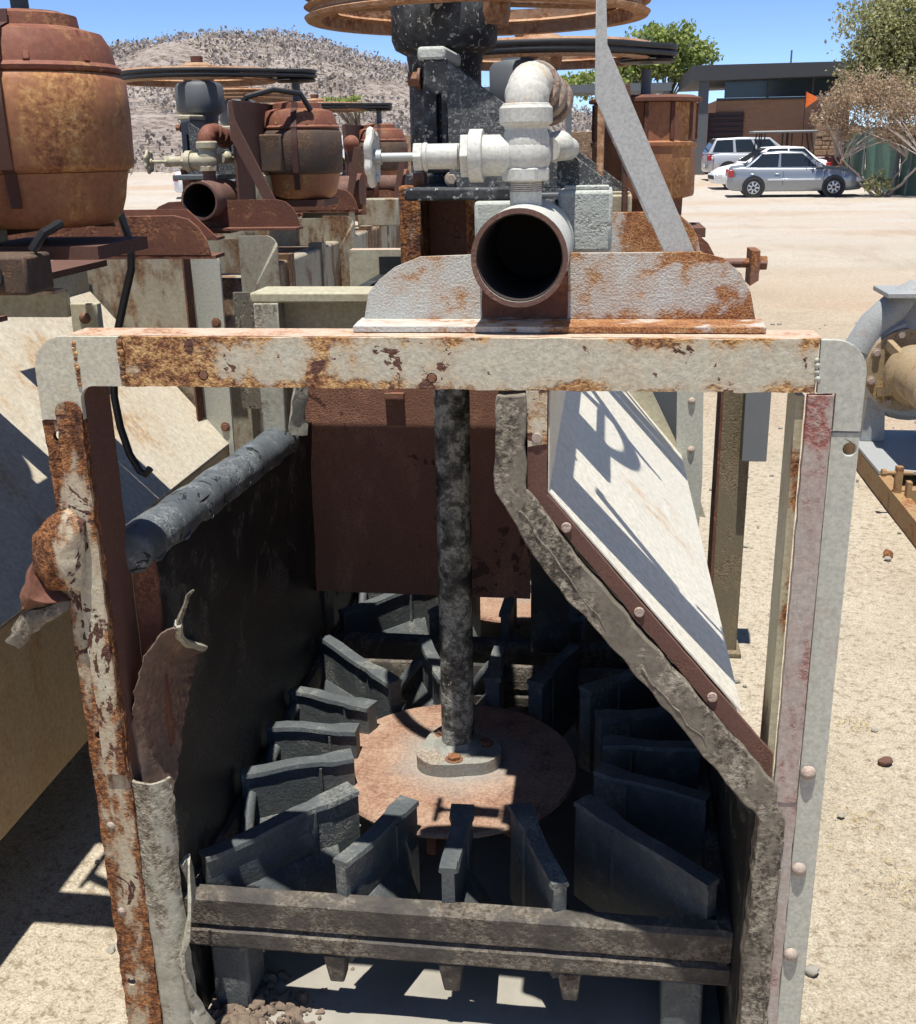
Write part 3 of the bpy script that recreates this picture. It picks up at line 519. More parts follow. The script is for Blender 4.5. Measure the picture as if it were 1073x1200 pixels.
# ------------------------------------------------------------------ stator rings (square frame with guide vanes)
def stator(cx, cy, label):
    t = thing('stator_ring', label, 'stator', (cx, cy, 0), 'stator rings inside the tank')
    h = .505
    def bar(ang, nm):
        c, s = math.cos(ang), math.sin(ang)
        def q(x, y, z): return (cx+x*c-y*s, cy+x*s+y*c, z)
        prof = [(-h+.0, .276), (-h+.024, .279), (-h+.028, .262), (-h+.027, .215), (-h+.02, .20), (-h+.027, .19), (-h+.026, .165), (-h+.02, .158), (-h-.002, .160), (-h-.006, .166), (-h-.006, .196), (-h+.006, .203), (-h-.004, .212), (-h-.007, .268)]
        b = B(); n = 26; m = len(prof); v = []; f = []
        for i in range(n+1):
            x = -h+2*h*i/n; v += [q(x, y, z) for y, z in prof]
        for i in range(n): f += [(i*m+j, i*m+(j+1) % m, (i+1)*m+(j+1) % m, (i+1)*m+j) for j in range(m)]
        f += [tuple(range(m)), tuple(range(n*m, n*m+m))]
        o = b.add(v, f).rough(.0014, 40, ang).obj(nm, 'stator_bar', t, smooth=18)
        for x in (-.22, .0, .22):
            b = B().add([q(x-.022, -h, .155), q(x+.022, -h, .155), q(x+.022, -h+.06, .155), q(x-.022, -h+.06, .155), q(x-.012, -h+.006, .09), q(x+.016, -h+.006, .09), q(x+.016, -h+.04, .09), q(x-.012, -h+.04, .09)],
                [(0, 1, 2, 3), (4, 5, 6, 7), (0, 1, 5, 4), (1, 2, 6, 5), (2, 3, 7, 6), (3, 0, 4, 7)])
            b.obj('lug', 'stator_bar', o, bevel=.004)
    for k in range(4): bar(k*math.pi/2, 'bar')
    for k in range(16):
        a = k*math.pi/8; c, s = math.cos(a), math.sin(a); ro = (h-.02)/max(abs(c), abs(s)); ri = .285 if k % 2 else .275
        if k % 4 == 2: ro *= .97; ri = .33
        def q(r, w, z): return (cx+c*r-s*w, cy+s*r+c*w, z)
        th = .0125; zt = .352; b = B(); v = []; f = []; n = 10
        for i in range(n+1):
            r = ri+(ro-ri)*i/n; zz = zt+.002*math.sin(i*.9+k)-.014*(i/n)*(k % 3 == 1); w = th*(1.5 if i < 3 else 1)
            tw = .002*math.sin(i*.6+k)
            v += [q(r, w+tw, .13), q(r, w*.95+tw, zz-.012), q(r, w+.005+tw, zz-.009), q(r, w+.003+tw, zz), q(r, -w-.003+tw, zz), q(r, -w-.005+tw, zz-.009), q(r, -w*.95+tw, zz-.012), q(r, -w+tw, .13)]
        for i in range(n): f += [(i*8+j, i*8+(j+1) % 8, (i+1)*8+(j+1) % 8, (i+1)*8+j) for j in range(8)]
        f += [tuple(range(8)), tuple(range(n*8, n*8+8))]
        vn = b.add(v, f).rough(.0016, 55, k).obj('vane', 'stator_iron', t, smooth=40)
        for sd in (-1, 1):
            rs = ri+.30*(ro-ri); B().add([q(rs-.004, sd*th*.9, .15), q(rs+.005, sd*th*.9, .15), q(rs+.004, sd*th*.9, zt-.016), q(rs-.004, sd*th*.9, zt-.016), q(rs-.002, sd*(th+.0045), .15), q(rs+.003, sd*(th+.0045), .15), q(rs+.002, sd*(th+.0045), zt-.016), q(rs-.002, sd*(th+.0045), zt-.016)], [(0, 1, 2, 3), (4, 5, 6, 7), (0, 1, 5, 4), (1, 2, 6, 5), (2, 3, 7, 6), (3, 0, 4, 7)]).rough(.0015, 90, k).obj('weld_seam', 'stator_iron', vn)
        # the sloping foot beside the vane and the cast rod at its outer end
        B().add([q(ri+.05, th, .25), q(ro-.02, th, .24), q(ro-.02, .075, .16), q(ri+.07, .07, .17), q(ri+.05, th, .235), q(ro-.02, th, .22), q(ro-.02, .075, .145), q(ri+.07, .07, .155)],
            [(0, 1, 2, 3), (4, 5, 6, 7), (0, 1, 5, 4), (1, 2, 6, 5), (2, 3, 7, 6), (3, 0, 4, 7)]).obj('foot', 'stator_iron', vn, bevel=.004)
        if k in (3, 4, 5, 7, 8, 9): B().sweep([q(ro-.02, .0, .30), q(ro-.012, .025, .285), q(ro+.0, .06, .235), q(ro+.005, .085, .19)], .014, 10).obj('rod', 'stator_iron', vn)
    for sx in (-1, 1):
        for sy in (-1, 1): B().box(cx+sx*.43-.04, cx+sx*.43+.035, cy+sy*.45-.04, cy+sy*.45+.05, .0, .147).rough(.006, 18, sx+sy*2).obj('foot_block', 'stator_iron', t, bevel=.006)
    return t
stator(-.01, .615, 'square dark cast stator ring with guide vanes around the near rusty disc')
stator(-.01, 1.76, 'dark stator ring in the shade behind the brown baffle plate')

# ------------------------------------------------------------------ agitator mechanisms
def hull(pts):
    pts = sorted(set((round(x, 5), round(y, 5)) for x, y in pts))
    def half(ps):
        h = []
        for p in ps:
            while len(h) > 1 and (h[-1][0]-h[-2][0])*(p[1]-h[-2][1])-(h[-1][1]-h[-2][1])*(p[0]-h[-2][0]) <= 0: h.pop()
            h.append(p)
        return h[:-1]
    return half(pts)+half(pts[::-1])
def motor(t, x, y, z, mt, top, dark, box=True, s=1.0, seg=36, boxy=False):
    o = (x, y, z); P = lambda l: [(r*s, h*s) for r, h in l]
    if boxy:
        B().lathe(o, P([(.10, 0), (.125, .01), (.13, .02), (.132, .085)]), 10).obj('motor_base', 'rust_red', t, smooth=25)
        bd = B().lathe(o, P([(.135, .086), (.160, .092), (.163, .10), (.163, .24), (.168, .245), (.168, .255), (.160, .26), (.160, .37)]), 12).obj('motor_body', mt, t, smooth=25)
        B().lathe(o, P([(.160, .371), (.176, .373), (.176, .383), (.15, .392), (.05, .396)]), 24).obj('motor_cap', 'rust_red', t)
        for a in [k*math.pi/6 for k in range(12)]: B().beam((x+.158*s*math.cos(a), y+.158*s*math.sin(a), z+.262*s), (x+.158*s*math.cos(a), y+.158*s*math.sin(a), z+.369*s), .014*s, .016*s).obj('rib', 'rust_red', bd, bevel=.002)
        B().cyl((x, y, z+.39*s), (x, y, z+.47*s), .016*s, n=14).obj('motor_shaft', 'steel_grey', t); return bd
    b1 = B().lathe(o, P([(.085, 0), (.120, .004), (.138, .02), (.148, .05), (.153, .08), (.158, .098)]), seg).obj('motor_base', mt, t)
    bd = B().lathe(o, P([(.158, .099), (.168, .106), (.170, .112), (.172, .2), (.170, .252), (.163, .262), (.160, .266)]), seg).obj('motor_body', dark, t)
    tp = B().lathe(o, P([(.159, .267), (.163, .270), (.164, .276), (.159, .280), (.155, .283), (.150, .31), (.135, .335), (.098, .345), (.095, .365), (.07, .372), (.02, .374), (1e-5, .375)]), seg).obj('motor_cap', top, t)
    for a in (-2.6, -1.9, -1.1, -.4, .6, 1.9): B().beam((x+.152*s*math.cos(a), y+.152*s*math.sin(a), z+.282*s), (x+.13*s*math.cos(a), y+.13*s*math.sin(a), z+.335*s), .012*s, .012*s).obj('rib', top, tp, bevel=.002)
    pr = [(.153, .04), (.160, .098), (.171, .106), (.175, .2), (.173, .252), (.166, .262), (.167, .276), (.158, .284), (.153, .31), (.138, .337), (.10, .347), (.097, .368)]; sa = -1.42; v = []
    for r, h in pr:
        for w_ in (-.011, .011):
            for dr in (0, .004): v.append((x+(r+dr)*s*math.cos(sa)-w_*math.sin(sa), y+(r+dr)*s*math.sin(sa)+w_*math.cos(sa), z+h*s))
    f = []
    for i in range(len(pr)-1):
        k = i*4; f += [(k, k+1, k+5, k+4), (k+1, k+3, k+7, k+5), (k+3, k+2, k+6, k+7), (k+2, k, k+4, k+6)]
    B().add(v, f+[(0, 1, 3, 2)]).obj('shadow_band', 'shadow_dark', t)  # raised dark ribbon in place of a shadow stripe down the motor
    if box: B().box(x-.13*s, x-.02*s, y-.20*s, y-.12*s, z+.11*s, z+.25*s).obj('terminal_box', dark, bd, bevel=.006)
    B().cyl((x, y, z+.37*s), (x, y, z+.45*s), .016*s, n=14).obj('motor_shaft', 'steel_grey', t)
    return bd
def pulley(t, x, y, z, rad, mat, spokes=5, nb=4, phase=0.):
    hgt = .046; prof = [(rad-.03, 0), (rad-.004, 0)]
    for i in range(nb):
        a = .006+(hgt-.012)*i/nb; w = (hgt-.012)/nb; prof += [(rad, a), (rad-.012, a+w*.35), (rad-.012, a+w*.65), (rad, a+w)]
    prof += [(rad-.004, hgt), (rad-.03, hgt), (rad-.03, hgt*.6), (rad-.038, hgt*.5), (rad-.03, hgt*.4)]
    p = B().lathe((x, y, z), prof, 72, closed=True).obj('pulley', mat, t)
    B().lathe((x, y, z-.01), [(.03, 0), (.055, 0), (.06, .02), (.06, .075), (.05, .085), (.03, .085)], 24, closed=True).obj('hub', mat, p)
    for k in range(spokes):
        a = phase+k*2*math.pi/spokes; c, s = math.cos(a), math.sin(a)
        B().beam((x+c*.05, y+s*.05, z+.035), (x+c*(rad-.028), y+s*(rad-.028), z+.035), .042, .018).obj('spoke', mat, p, bevel=.004)
    return p
def belts(t, x0, y0, r0, x1, y1, r1, z, n=4):
    for k in range(n):
        pts = hull([(x0+r0*math.cos(i*math.pi/30), y0+r0*math.sin(i*math.pi/30)) for i in range(60)]+[(x1+r1*math.cos(i*math.pi/12), y1+r1*math.sin(i*math.pi/12)) for i in range(24)])
        B().sweep([(q[0], q[1], z+.014+k*.0165) for q in pts], .0078, 6, True).obj('belt', 'belt', t, smooth=60)
def mechanism(label, ax, ay, az, mt, group, pul=True, mot=True, front=False, poff=0., pipe=True, shaft=True, pmat='rim_rust', mmats=('motor_rust', 'motor_red', 'motor_dark'), valve=True, mx=.40, ms=1.0, mdz=0., pz=.535, boxy=False):
    t = thing('agitator_mechanism', label, 'agitator', (ax, ay, az), group)
    def l(x, y, z): return (ax+x, ay+y, az+z)
    bp = [(-.061, .010), (-.053, .048), (-.036, .068), (-.012, .086), (.027, .101), (.12, .104), (.435, .106), (.470, .097), (.495, .076), (.511, .048), (.520, .010)]
    for sy in (-1, 1):
        yy = ay+sy*.50
        br = B().plate([(ax+x, az+z) for x, z in (bp if sy > 0 or not pipe else bp[:5]+[(.115, .104)]+arc(.182, .108, .0672, 180, 360, 16)+[(.25, .105)]+bp[6:])], 'xz', yy-.005, yy+.005).obj('bracket_plate', mt['bracket'], t, bevel=.002)
        B().plate(jag([(ax-.066, yy-sy*.004), (ax+.53, yy-sy*.004), (ax+.526, yy+sy*.082), (ax-.062, yy+sy*.082)], .02, .0025, 2), 'xy', az+.0015, az+.0095).obj('foot_flange', mt['flange'], br)
        if sy < 0: fb = br
    B().box(ax+.11, ax+.25, ay-.495, ay+.495, az-.014, az+.001).obj('deck_plate', mt['deck'], t)
    # pedestal
    pd = B().lathe(l(0, 0, .19), [(.078, 0), (.078, .015), (.067, .02), (.066, .20), (.07, .225), (.09, .235), (.096, .25), (.096, .33), (.085, .345), (.06, .35), (.055, .375), (.035, .38)], 28).obj('pedestal', mt['ped'], t)
    for x0, x1 in ((-.082, -.042), (.042, .08)): B().box(ax+x0, ax+x1, ay-.07, ay+.07, az+.002, az+.189).obj('yoke_leg', mt['yoke'], pd, bevel=.006)
    B().box(ax-.04, ax+.04, ay+.03, ay+.05, az+.002, az+.188).obj('yoke_back', 'brown_steel', pd)
    B().box(ax-.03, ax+.15, ay-.30, ay+.1, az+.172, az+.192).obj('beam', mt['ped'], t, bevel=.004)
    B().plate([(ax+.045, az+.385), (ax+.306, az+.196), (ax+.306, az+.189), (ax+.043, az+.189), (ax+.041, az+.38)], 'xz', ay-.275, ay-.263).obj('gusset', mt['gus'], t, bevel=.0015)
    for x0, x1, z0, z1 in ((.085, .150, .085, .171), (.222, .310, .088, .186)):
        bl = B().box(ax+x0, ax+x1, ay-.305, ay-.06, az+z0, az+z1).obj('foot_block', mt['block'], t, bevel=.006)
        if x0 > .2: B().box(ax+x0+.01, ax+x1-.006, ay-.30, ay-.07, az+z1, az+z1+.007).obj('cap', mt['block'], bl, bevel=.002); hexbolt(bl, l(.27, -.24, .193), (0, 0, 1), .017, .016, 'elbow_white' if front else 'bolt_rust', 'nut')
        else: hexbolt(bl, l(.12, -.24, .192), (0, 0, 1), .015, .012, mt['block'], 'nut')
    B().box(ax+.152, ax+.221, ay-.29, ay-.08, az+.115, az+.171).obj('saddle', mt['ped'], t, bevel=.004)
    sb = B().plate([(ax-.006, az+.215), (ax+.036, az+.215), (ax+.036, az+.395), (ax-.002, az+.395)], 'xz', ay-.235, ay-.215, [[(ax+.018, az+.26), (ax+.026, az+.26), (ax+.026, az+.34), (ax+.018, az+.34)]]).obj('slotted_bar', mt['ped'], t, bevel=.003)
    B().box(ax-.012, ax+.036, ay-.236, ay+.0, az+.392, az+.412).rough(.004, 40).obj('cap', mt['block'], sb, bevel=.005)
    B().box(ax-.004, ax+.036, ay-.214, ay-.02, az+.225, az+.39).obj('web', mt['ped'], sb)
    for x, z in ((-.012, .365), (-.008, .203)): hexbolt(sb, l(x, -.2, z), (-1, 0, 0), .013, .022)
    if front: hexbolt(sb, l(.046, -.27, .205), (0, -1, 0), .009, .01, 'bolt_pale')
    # motor stand
    st = B().box(ax+.282, ax+.293, ay+(-.22 if front else -.48), ay+.16, az+.10, az+.45).obj('motor_plate', 'rim_rust' if front else mt['stand'], t, bevel=.001)
    for yy in (-.494, .16): B().plate([(ax+.279, az+.446), (ax+.293, az+.446), (ax+.296, az+.388), (ax+.43, az+.103), (ax+.386, az+.103), (ax+.280, az+.318)], 'xz', ay+yy, ay+yy+.012).obj('brace', mt['stand'], st, bevel=.001)
    if pipe:
        pp = B().pipe(l(.182, -.605, .108), l(.182, -.31, .108), .0675, .0605, 40).obj('stub_pipe', mt['pipe'], t)
        B().lathe(l(.182, -.606, .108), [(.0605, 0), (.0675, 0), (.0675, .004), (.0605, .004)], 40, (0, 1, 0), True).obj('pipe_rim', 'pipe_rust', pp)
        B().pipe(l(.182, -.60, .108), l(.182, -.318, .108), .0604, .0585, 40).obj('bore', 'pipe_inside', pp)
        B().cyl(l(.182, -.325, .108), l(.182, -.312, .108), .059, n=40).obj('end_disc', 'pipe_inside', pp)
        B().plate(jag([(ax+.118, az+.0105), (ax+.247, az+.0105), (ax+.247, az+.08), (ax+.182, az+.036), (ax+.118, az+.08)], .01, .002, 4), 'xz', ay-.5065, ay-.5055).obj('pipe_shadow_patch', 'rust_red', fb)  # rust-red patch painting the stub pipe's shadow onto the bracket below it
    if valve:
        vx, vy = .182, -.478; V = mt['valve']
        rs = B().cyl(l(vx, vy, .1725), l(vx, vy, .212), .0235, n=24).obj('riser', mt['riser'], t)
        b = B()
        for i in range(7): b.lathe(l(vx, vy, .192+.0028*i), [(.0225, 0), (.0248, .001), (.0225, .002)], 24, closed=True)
        b.obj('thread', 'thread_rust', rs)
        vb = B().cyl(l(vx, vy, .207), l(vx, vy, .226), .0365, n=8, ph=math.pi/8).lathe(l(vx, vy, .224), [(.026, 0), (.033, .008), (.034, .045), (.031, .052), (.031, .058), (.0385, .062), (.0385, .083), (.035, .087), (.026, .087)], 28).cyl(l(vx-.075, vy, .243), l(vx, vy, .243), .029, n=24).sphere(l(vx, vy, .243), .037, 20, 12)
        vb = vb.obj('valve_body', V, t, bevel=.0025)
        B().cyl(l(vx-.082, vy, .243), l(vx-.062, vy, .243), .0375, n=26).cyl(l(vx-.094, vy, .243), l(vx-.0815, vy, .243), .034, n=6).lathe(l(vx-.097, vy, .243), [(.018, 0), (.018, .045), (.02, .047), (.02, .052), (.0175, .053), (.0175, .058)], 20, (-1, 0, 0)).cyl(l(vx-.163, vy, .243), l(vx-.15, vy, .243), .022, n=6).obj('bonnet', V, vb, bevel=.002)
        B().cyl(l(vx-.215, vy, .243), l(vx-.162, vy, .243), .0065, n=12).cyl(l(vx-.232, vy, .243), l(vx-.212, vy, .243), .011, n=12).obj('stem', 'steel_bright' if front else V, vb)
        def hw(u, v):
            a = 2*math.pi*u; q = 2*math.pi*v; rr = .0345+.0035*math.cos(7*a); return l(vx-.226+.006*math.cos(q), vy+(rr+.0065*math.sin(q))*math.cos(a), .243+(rr+.0065*math.sin(q))*math.sin(a))
        w = B().grid(hw, 70, 8)
        for k in range(5):
            a = k*2*math.pi/5; w.beam(l(vx-.226, vy+.008*math.cos(a), .243+.008*math.sin(a)), l(vx-.226, vy+.035*math.cos(a), .243+.035*math.sin(a)), .008, .005, (1, 0, 0))
        w.obj('handwheel', 'valve_grey' if front else V, vb)
        # elbow on top, leading back to a union
        pt = [l(vx, vy, .300), l(vx, vy, .312)]+[l(vx+.006*(1-math.cos(a)), vy+.034*(1-math.cos(a)), .312+.030*math.sin(a)) for a in [math.pi/2*i/6 for i in range(1, 7)]]+[l(vx+.008, vy+.06, .342)]
        B().sweep(pt, .030, 20).sphere(l(vx+.001, vy+.006, .324), .0325, 20, 12).lathe(l(vx, vy, .3), [(.0325, 0), (.0345, .002), (.0345, .012), (.0325, .014)], 20, closed=True).obj('elbow', mt['elbow'], t, smooth=60)
        B().cyl(l(vx, vy, .293), l(vx, vy, .312), .024, n=24).obj('thread', 'thread_rust', rs)
        un = B(); c0, c1 = Vector(l(vx+.01, vy+.05, .34)), Vector(l(vx+.03, vy+.14, .318)); d = (c1-c0).normalized()
        un.cyl(c0, c0+d*.016, .036, n=24).cyl(c0+d*.016, c1, .026, n=22).cyl(c1-d*.05, c1-d*.03, .034, n=22).cyl(c1-d*.022, c1-d*.006, .037, n=22); un.obj('union', 'thread_rust' if front else 'rust_red', t, bevel=.002)
        B().sphere(l(vx+.046, vy+.07, .255), .022, 18, 10).cyl(l(vx+.03, vy+.05, .25), l(vx+.055, vy+.2, .25), .018).obj('plug', V, t)
    if shaft:
        B().cyl(l(0, 0, -1.045), l(0, 0, .01), .0355, n=28).obj('shaft', 'shaft_black', t)
        dc = B().lathe(l(-.008, -.01, -1.075), [(.02, -.006), (.20, -.006), (.26, -.004), (.274, .001), (.276, .007), (.272, .013), (.23, .0165), (.10, .019), (.02, .019)], 64).rough(.0012, 14).obj('disc', 'disc_rust', t, smooth=50)
        hp_ = [(ax+r*math.cos(a), ay+r*math.sin(a)) for i in range(48) for a in [2*math.pi*i/48] for r in [.090+.011*math.cos(3*a+.9)]]
        hb_ = B().plate(hp_, 'xy', az-1.0555, az-1.024).rough(.002, 30).obj('hub_plate', 'disc_hub', dc, bevel=.006)
        for a in (-1.9+.3, .2, 2.3): hexbolt(hb_, l(.06*math.cos(a), .06*math.sin(a), -1.0245), (0, 0, 1), .014, .010, 'bolt_rust')
        B().lathe(l(0, 0, -1.025), [(.056, 0), (.05, .006), (.042, .009), (.036, .02)], 24).rough(.005, 50).obj('collar', 'disc_hub', dc)
        for k in range(6):
            a = k*math.pi/3+.35; B().beam(l(.07*math.cos(a), .07*math.sin(a), -1.13), l(.2*math.cos(a), .2*math.sin(a), -1.13), .022, .095).obj('impeller_blade', 'pipe_rust', dc, bevel=.004)
    if pul:
        B().cyl(l(0, 0, .545), l(0, 0, pz+.10), .024, n=18).obj('shaft_end', 'rust_red', t)
        pulley(t, ax+poff, ay, az+pz, .31, pmat, 5, 2, .5)
    if mot:
        motor(t, ax+mx, ay, az+.085+mdz, *mmats, s=ms, boxy=boxy); sz = .085+mdz+.405*ms-.0
        B().lathe(l(mx, 0, max(sz, pz-.005)), [(.02, 0), (.075, 0), (.082, .006), (.07, .014), (.082, .022), (.07, .03), (.082, .038), (.075, .046), (.02, .046)], 28, closed=True).obj('sheave', 'belt', t)
        if pul: belts(t, ax+poff, ay, .306, ax+mx, ay, .078, az+pz+.002, 2)
        B().box(ax+.25, ax+.52, ay-.12, ay+.12, az+.06, az+.085).obj('motor_foot', mt['deck'], t)
    return t
MF = dict(bracket='bracket_paint', flange='bracket_paint', deck='rail_top_rust', ped='pedestal_black', yoke='leg_rusty', gus='gusset_grey', block='caked_white', stand='brace_grey', pipe='valve_grey', valve='valve_grey', riser='valve_grey', elbow='elbow_white')
MR = dict(bracket='rust_red', flange='rust_red', deck='brown_steel', ped='steel_grey', yoke='rust_red', gus='gusset_grey', block='far_cream', stand='brown_steel', pipe='pipe_rust', valve='far_cream', riser='pipe_rust', elbow='motor_red')
m1 = mechanism('black pedestal agitator with white gate valve and open stub pipe on the near tank', -.057, .62, 1.3425, MF, None, mot=False, front=True, poff=.06, pz=.472)
m2 = mechanism('rusty agitator with belts and motor on the far cell of the open tank', .0, 1.80, 1.285, MR, 'rusty belt driven agitators', poff=.05, valve=False, mx=.345, ms=.90, boxy=True, pz=.53)
p = at(862, 308, Y=.15); hexbolt(m1, (p.x+.03, .15, p.z), (1, 0, 0), .011, .014, 'bolt_rust')
B().cyl((p.x-.03, .15, p.z), (p.x+.02, .15, p.z), .007, n=10).plate([(p.x+.018, p.z+.02), (p.x+.03, p.z+.02), (p.x+.03, p.z-.022), (p.x+.018, p.z-.03)], 'xz', .12, .18).obj('clamp', 'bolt_rust', m1)

# ------------------------------------------------------------------ the left row: tanks and agitators
lt = thing('flotation_tank', 'cream sloped steel tank at the left edge beside the open tank', 'tank', (-1.2, 1, 0), 'tanks in the left row')
B().box(-1.0, -.98, -.9, 1.86, .235, .668).obj('side_wall', 'wall_ochre', lt, bevel=.004)
B().add([(-.979, -.9, .669), (-.979, 1.86, .669), (-1.40, 1.86, 1.17), (-1.40, -.9, 1.17), (-.979, -.9, .675), (-.979, 1.86, .675), (-1.40, 1.86, 1.176), (-1.40, -.9, 1.176)], [(0, 1, 2, 3), (4, 5, 6, 7), (0, 1, 5, 4), (1, 2, 6, 5), (2, 3, 7, 6), (3, 0, 4, 7)]).obj('slope_plate', 'left_plate', lt, smooth=0)
B().box(-2.2, -1.0, -.9, 1.86, .22, .234).obj('bottom_plate', 'far_cream', lt)
B().box(-1.43, -1.401, -.9, 1.86, .235, 1.29).obj('inner_wall', 'far_cream', lt)
B().box(-2.2, -2.16, -.9, 1.86, .235, 1.29).obj('inner_wall', 'far_cream', lt)
pn = B().plate([(-1.44, .24), (-1.0, .24), (-.99, .70), (-1.05, .80), (-1.05, 1.297), (-1.44, 1.29)], 'xz', 1.88, 1.89).obj('end_panel', 'panel_stained', lt)
lg = B().plate([(-1.052, 0), (-.965, 0), (-.958, 1.255)]+arc(-1.0, 1.256, .042, 0, 90, 6)+[(-1.052, 1.298)], 'xz', 1.86, 1.872).obj('leg', 'leg_green', lt, bevel=.001)
B().plate([(1.80, 0), (1.86, 0), (1.86, 1.295), (1.80, 1.295)], 'yz', -1.058, -1.0525).obj('flange', 'rust_red', lg)
for q in ((250, 378), (266, 500)):
    p = at(*q, Y=1.86); hexbolt(lg, (-.985, 1.86, p.z), (0, -1, 0), .012, .008)
br_ = B().box(-1.9, -.985, .88, .90, 1.238, 1.298).obj('top_rail', 'far_cream', lt, bevel=.002)
B().box(-1.9, -.985, .82, .8795, 1.298, 1.305).obj('flange', 'rail_top_rust', br_)
B().box(-.984, -.918, .89, .915, 1.05, 1.268).obj('post', 'far_cream', lt, bevel=.002)
domebolt(lt, (-.95, .89, 1.235), (0, -1, 0), .012, 'bolt_rust')
for y in (-.8, .8): B().box(-1.5, -1.44, y, y+.06, 0, .219).obj('support', 'brown_steel', lt)
MM = ('motor_rust', 'motor_red', 'motor_rust')
mL1 = mechanism('agitator with the big rust orange motor at the left edge above the cream tank', -1.235, .62, 1.345, MR, 'rusty belt driven agitators', mmats=MM, pipe=False, valve=False, shaft=False, mx=.365, ms=1.06, mdz=.03, pul=False)
lt2 = thing('flotation_tank', 'far cream tank under the dark red motor behind the near left tank', 'tank', (-1.3, 3, 0), 'tanks in the left row')
for y, xr in ((2.32, -.905), (3.45, -.88), (5.2, -.86)):
    g = B().plate([(xr-.09, 0), (xr, 0)]+[(xr, 1.27)]+arc(xr-.04, 1.27, .04, 0, 90, 6)+[(xr-.14, 1.31), (xr-.14, 1.05), (xr-.09, 1.0)], 'xz', y, y+.012).obj('leg', 'panel_stained', lt2, bevel=.001)
    B().box(-2.1, xr-.1405, y, y+.012, 1.18, 1.30).obj('top_rail', 'panel_stained', g)
B().box(-2.1, -1.02, 2.34, 5.1, .25, 1.16).obj('tank_body', 'panel_stained', lt2, bevel=.01)
B().box(-1.019, -.95, 2.40, 5.05, .9, 1.2).obj('launder', 'panel_stained', lt2, bevel=.01)
B().plate([(-1.06, .7), (-.93, .7), (-.93, 1.12), (-1.06, 1.12)], 'xz', 2.26, 2.275).obj('rubber_panel', 'rubber_edge', lt2)
for k in range(5): B().box(-1.0, -.94, 2.6+.5*k, 2.66+.5*k, .3, 1.22).obj('stiffener', 'panel_stained', lt2)
mL2 = mechanism('rusty agitator with wide pulley and dark red motor in the left row', -1.385, 3.0, 1.32, MR, 'rusty belt driven agitators', shaft=False)
c = copy_tree(mL2); c.location = (-1.55, 5.5, 1.28); c['label'] = 'farthest agitator in the left row, its motor showing behind the white handwheel'
mL3 = mechanism('bare dark agitator pedestal without motor between two left row motors', -1.62, 4.2, 1.30, MR, 'rusty belt driven agitators', mot=False, shaft=False, pipe=False, valve=False)
B().sweep([(-1.42+.22, 2.9, 1.63), (-1.2, 2.82, 1.72), (-1.12, 2.78, 1.79), (-1.02, 2.8, 1.815), (-.93, 2.85, 1.80), (-.90, 2.88, 1.74)], .011, 8).obj('cable', 'hose', mL2)
hs = [at(x, y, Y=.86) for x, y in ((128, 205), (141, 250), (153, 285), (154, 315), (146, 350), (138, 388), (133, 430), (134, 465), (141, 500), (152, 532), (164, 552), (171, 556), (176, 549))]
single(B().sweep(hs, .009, 10), 'hose', 'hose', 'thin black hose dangling in front of the left tank', 'hose', tuple(hs[-1]), smooth=60)

# ------------------------------------------------------------------ pump on its steel skid at the right
px_, py_ = 1.80, 4.15
pump = thing('pump', 'grey slurry pump with tan bearing flange at the right edge', 'pump', (px_, py_, 0))
cz = .50
B().lathe((px_, py_, cz), [(.05, -.02), (.24, -.02), (.27, .02), (.28, .07), (.27, .13), (.22, .17), (.05, .18)], 40, (0, 1, 0)).obj('volute', 'pump_grey', pump)
nk = B().cyl((px_+.02, py_+.07, cz+.20), (px_+.02, py_+.07, .86), .13, .10, 28).obj('discharge_neck', 'pump_grey', pump)
B().plate([(px_-.19, py_-.09), (px_+.22, py_-.09), (px_+.22, py_+.23), (px_-.19, py_+.23)], 'xy', .86, .885).obj('discharge_flange', 'pump_grey', pump, bevel=.004)
B().sweep([(px_-.26, py_+.07, cz+.08), (px_-.2, py_+.07, cz+.2), (px_-.1, py_+.07, cz+.30), (px_, py_+.07, cz+.36)], .085, 20).obj('volute_throat', 'pump_grey', pump)
ft = B().lathe((px_-.04, py_-.035, cz), [(.11, 0), (.205, 0), (.21, .006), (.21, .02), (.205, .026), (.11, .026)], 40, (0, 1, 0), True).obj('bearing_flange', 'pump_tan', pump)
for k in range(8):
    a = k*math.pi/4+.3; hexbolt(ft, (px_-.04+.185*math.cos(a), py_-.036, cz+.185*math.sin(a)), (0, -1, 0), .017, .018, 'bolt_pale')
for k in range(4):
    a = k*math.pi/2+.7; B().beam((px_-.04+.1*math.cos(a), py_-.2, cz+.1*math.sin(a)), (px_-.04+.17*math.cos(a), py_-.036, cz+.17*math.sin(a)), .03, .05).obj('rib', 'pump_tan', ft, bevel=.003)
B().lathe((px_-.04, py_-.03, cz), [(.09, 0), (.10, -.06), (.14, -.08), (.145, -.17), (.12, -.19), (.115, -.55), (.09, -.56), (.03, -.57), (.03, -.7)], 32, (0, 1, 0)).obj('bearing_housing', 'pump_tan', pump)
for sx in (-.17, .14): B().plate([(px_+sx-.06, .12), (px_+sx+.06, .12), (px_+sx+.04, cz-.12), (px_+sx-.04, cz-.12)], 'xz', py_-.0, py_+.15).obj('foot', 'pump_grey', pump, bevel=.004)
B().box(px_-.26, px_+.3, py_-.55, py_+.25, .105, .12).obj('base_plate', 'pump_grey', pump)
skid = thing('steel_skid', 'tan steel channel skid lying on the dirt under the pump', 'skid', (1.6, 3.4, 0))
for x in (1.54, 2.35):
    o = B().plate([(x, 0), (x+.06, 0), (x+.06, .008), (x+.008, .008), (x+.008, .092), (x+.06, .092), (x+.06, .10), (x, .10)], 'xz', 2.5, 4.45).obj('channel', 'skid_tan', skid, bevel=.001)
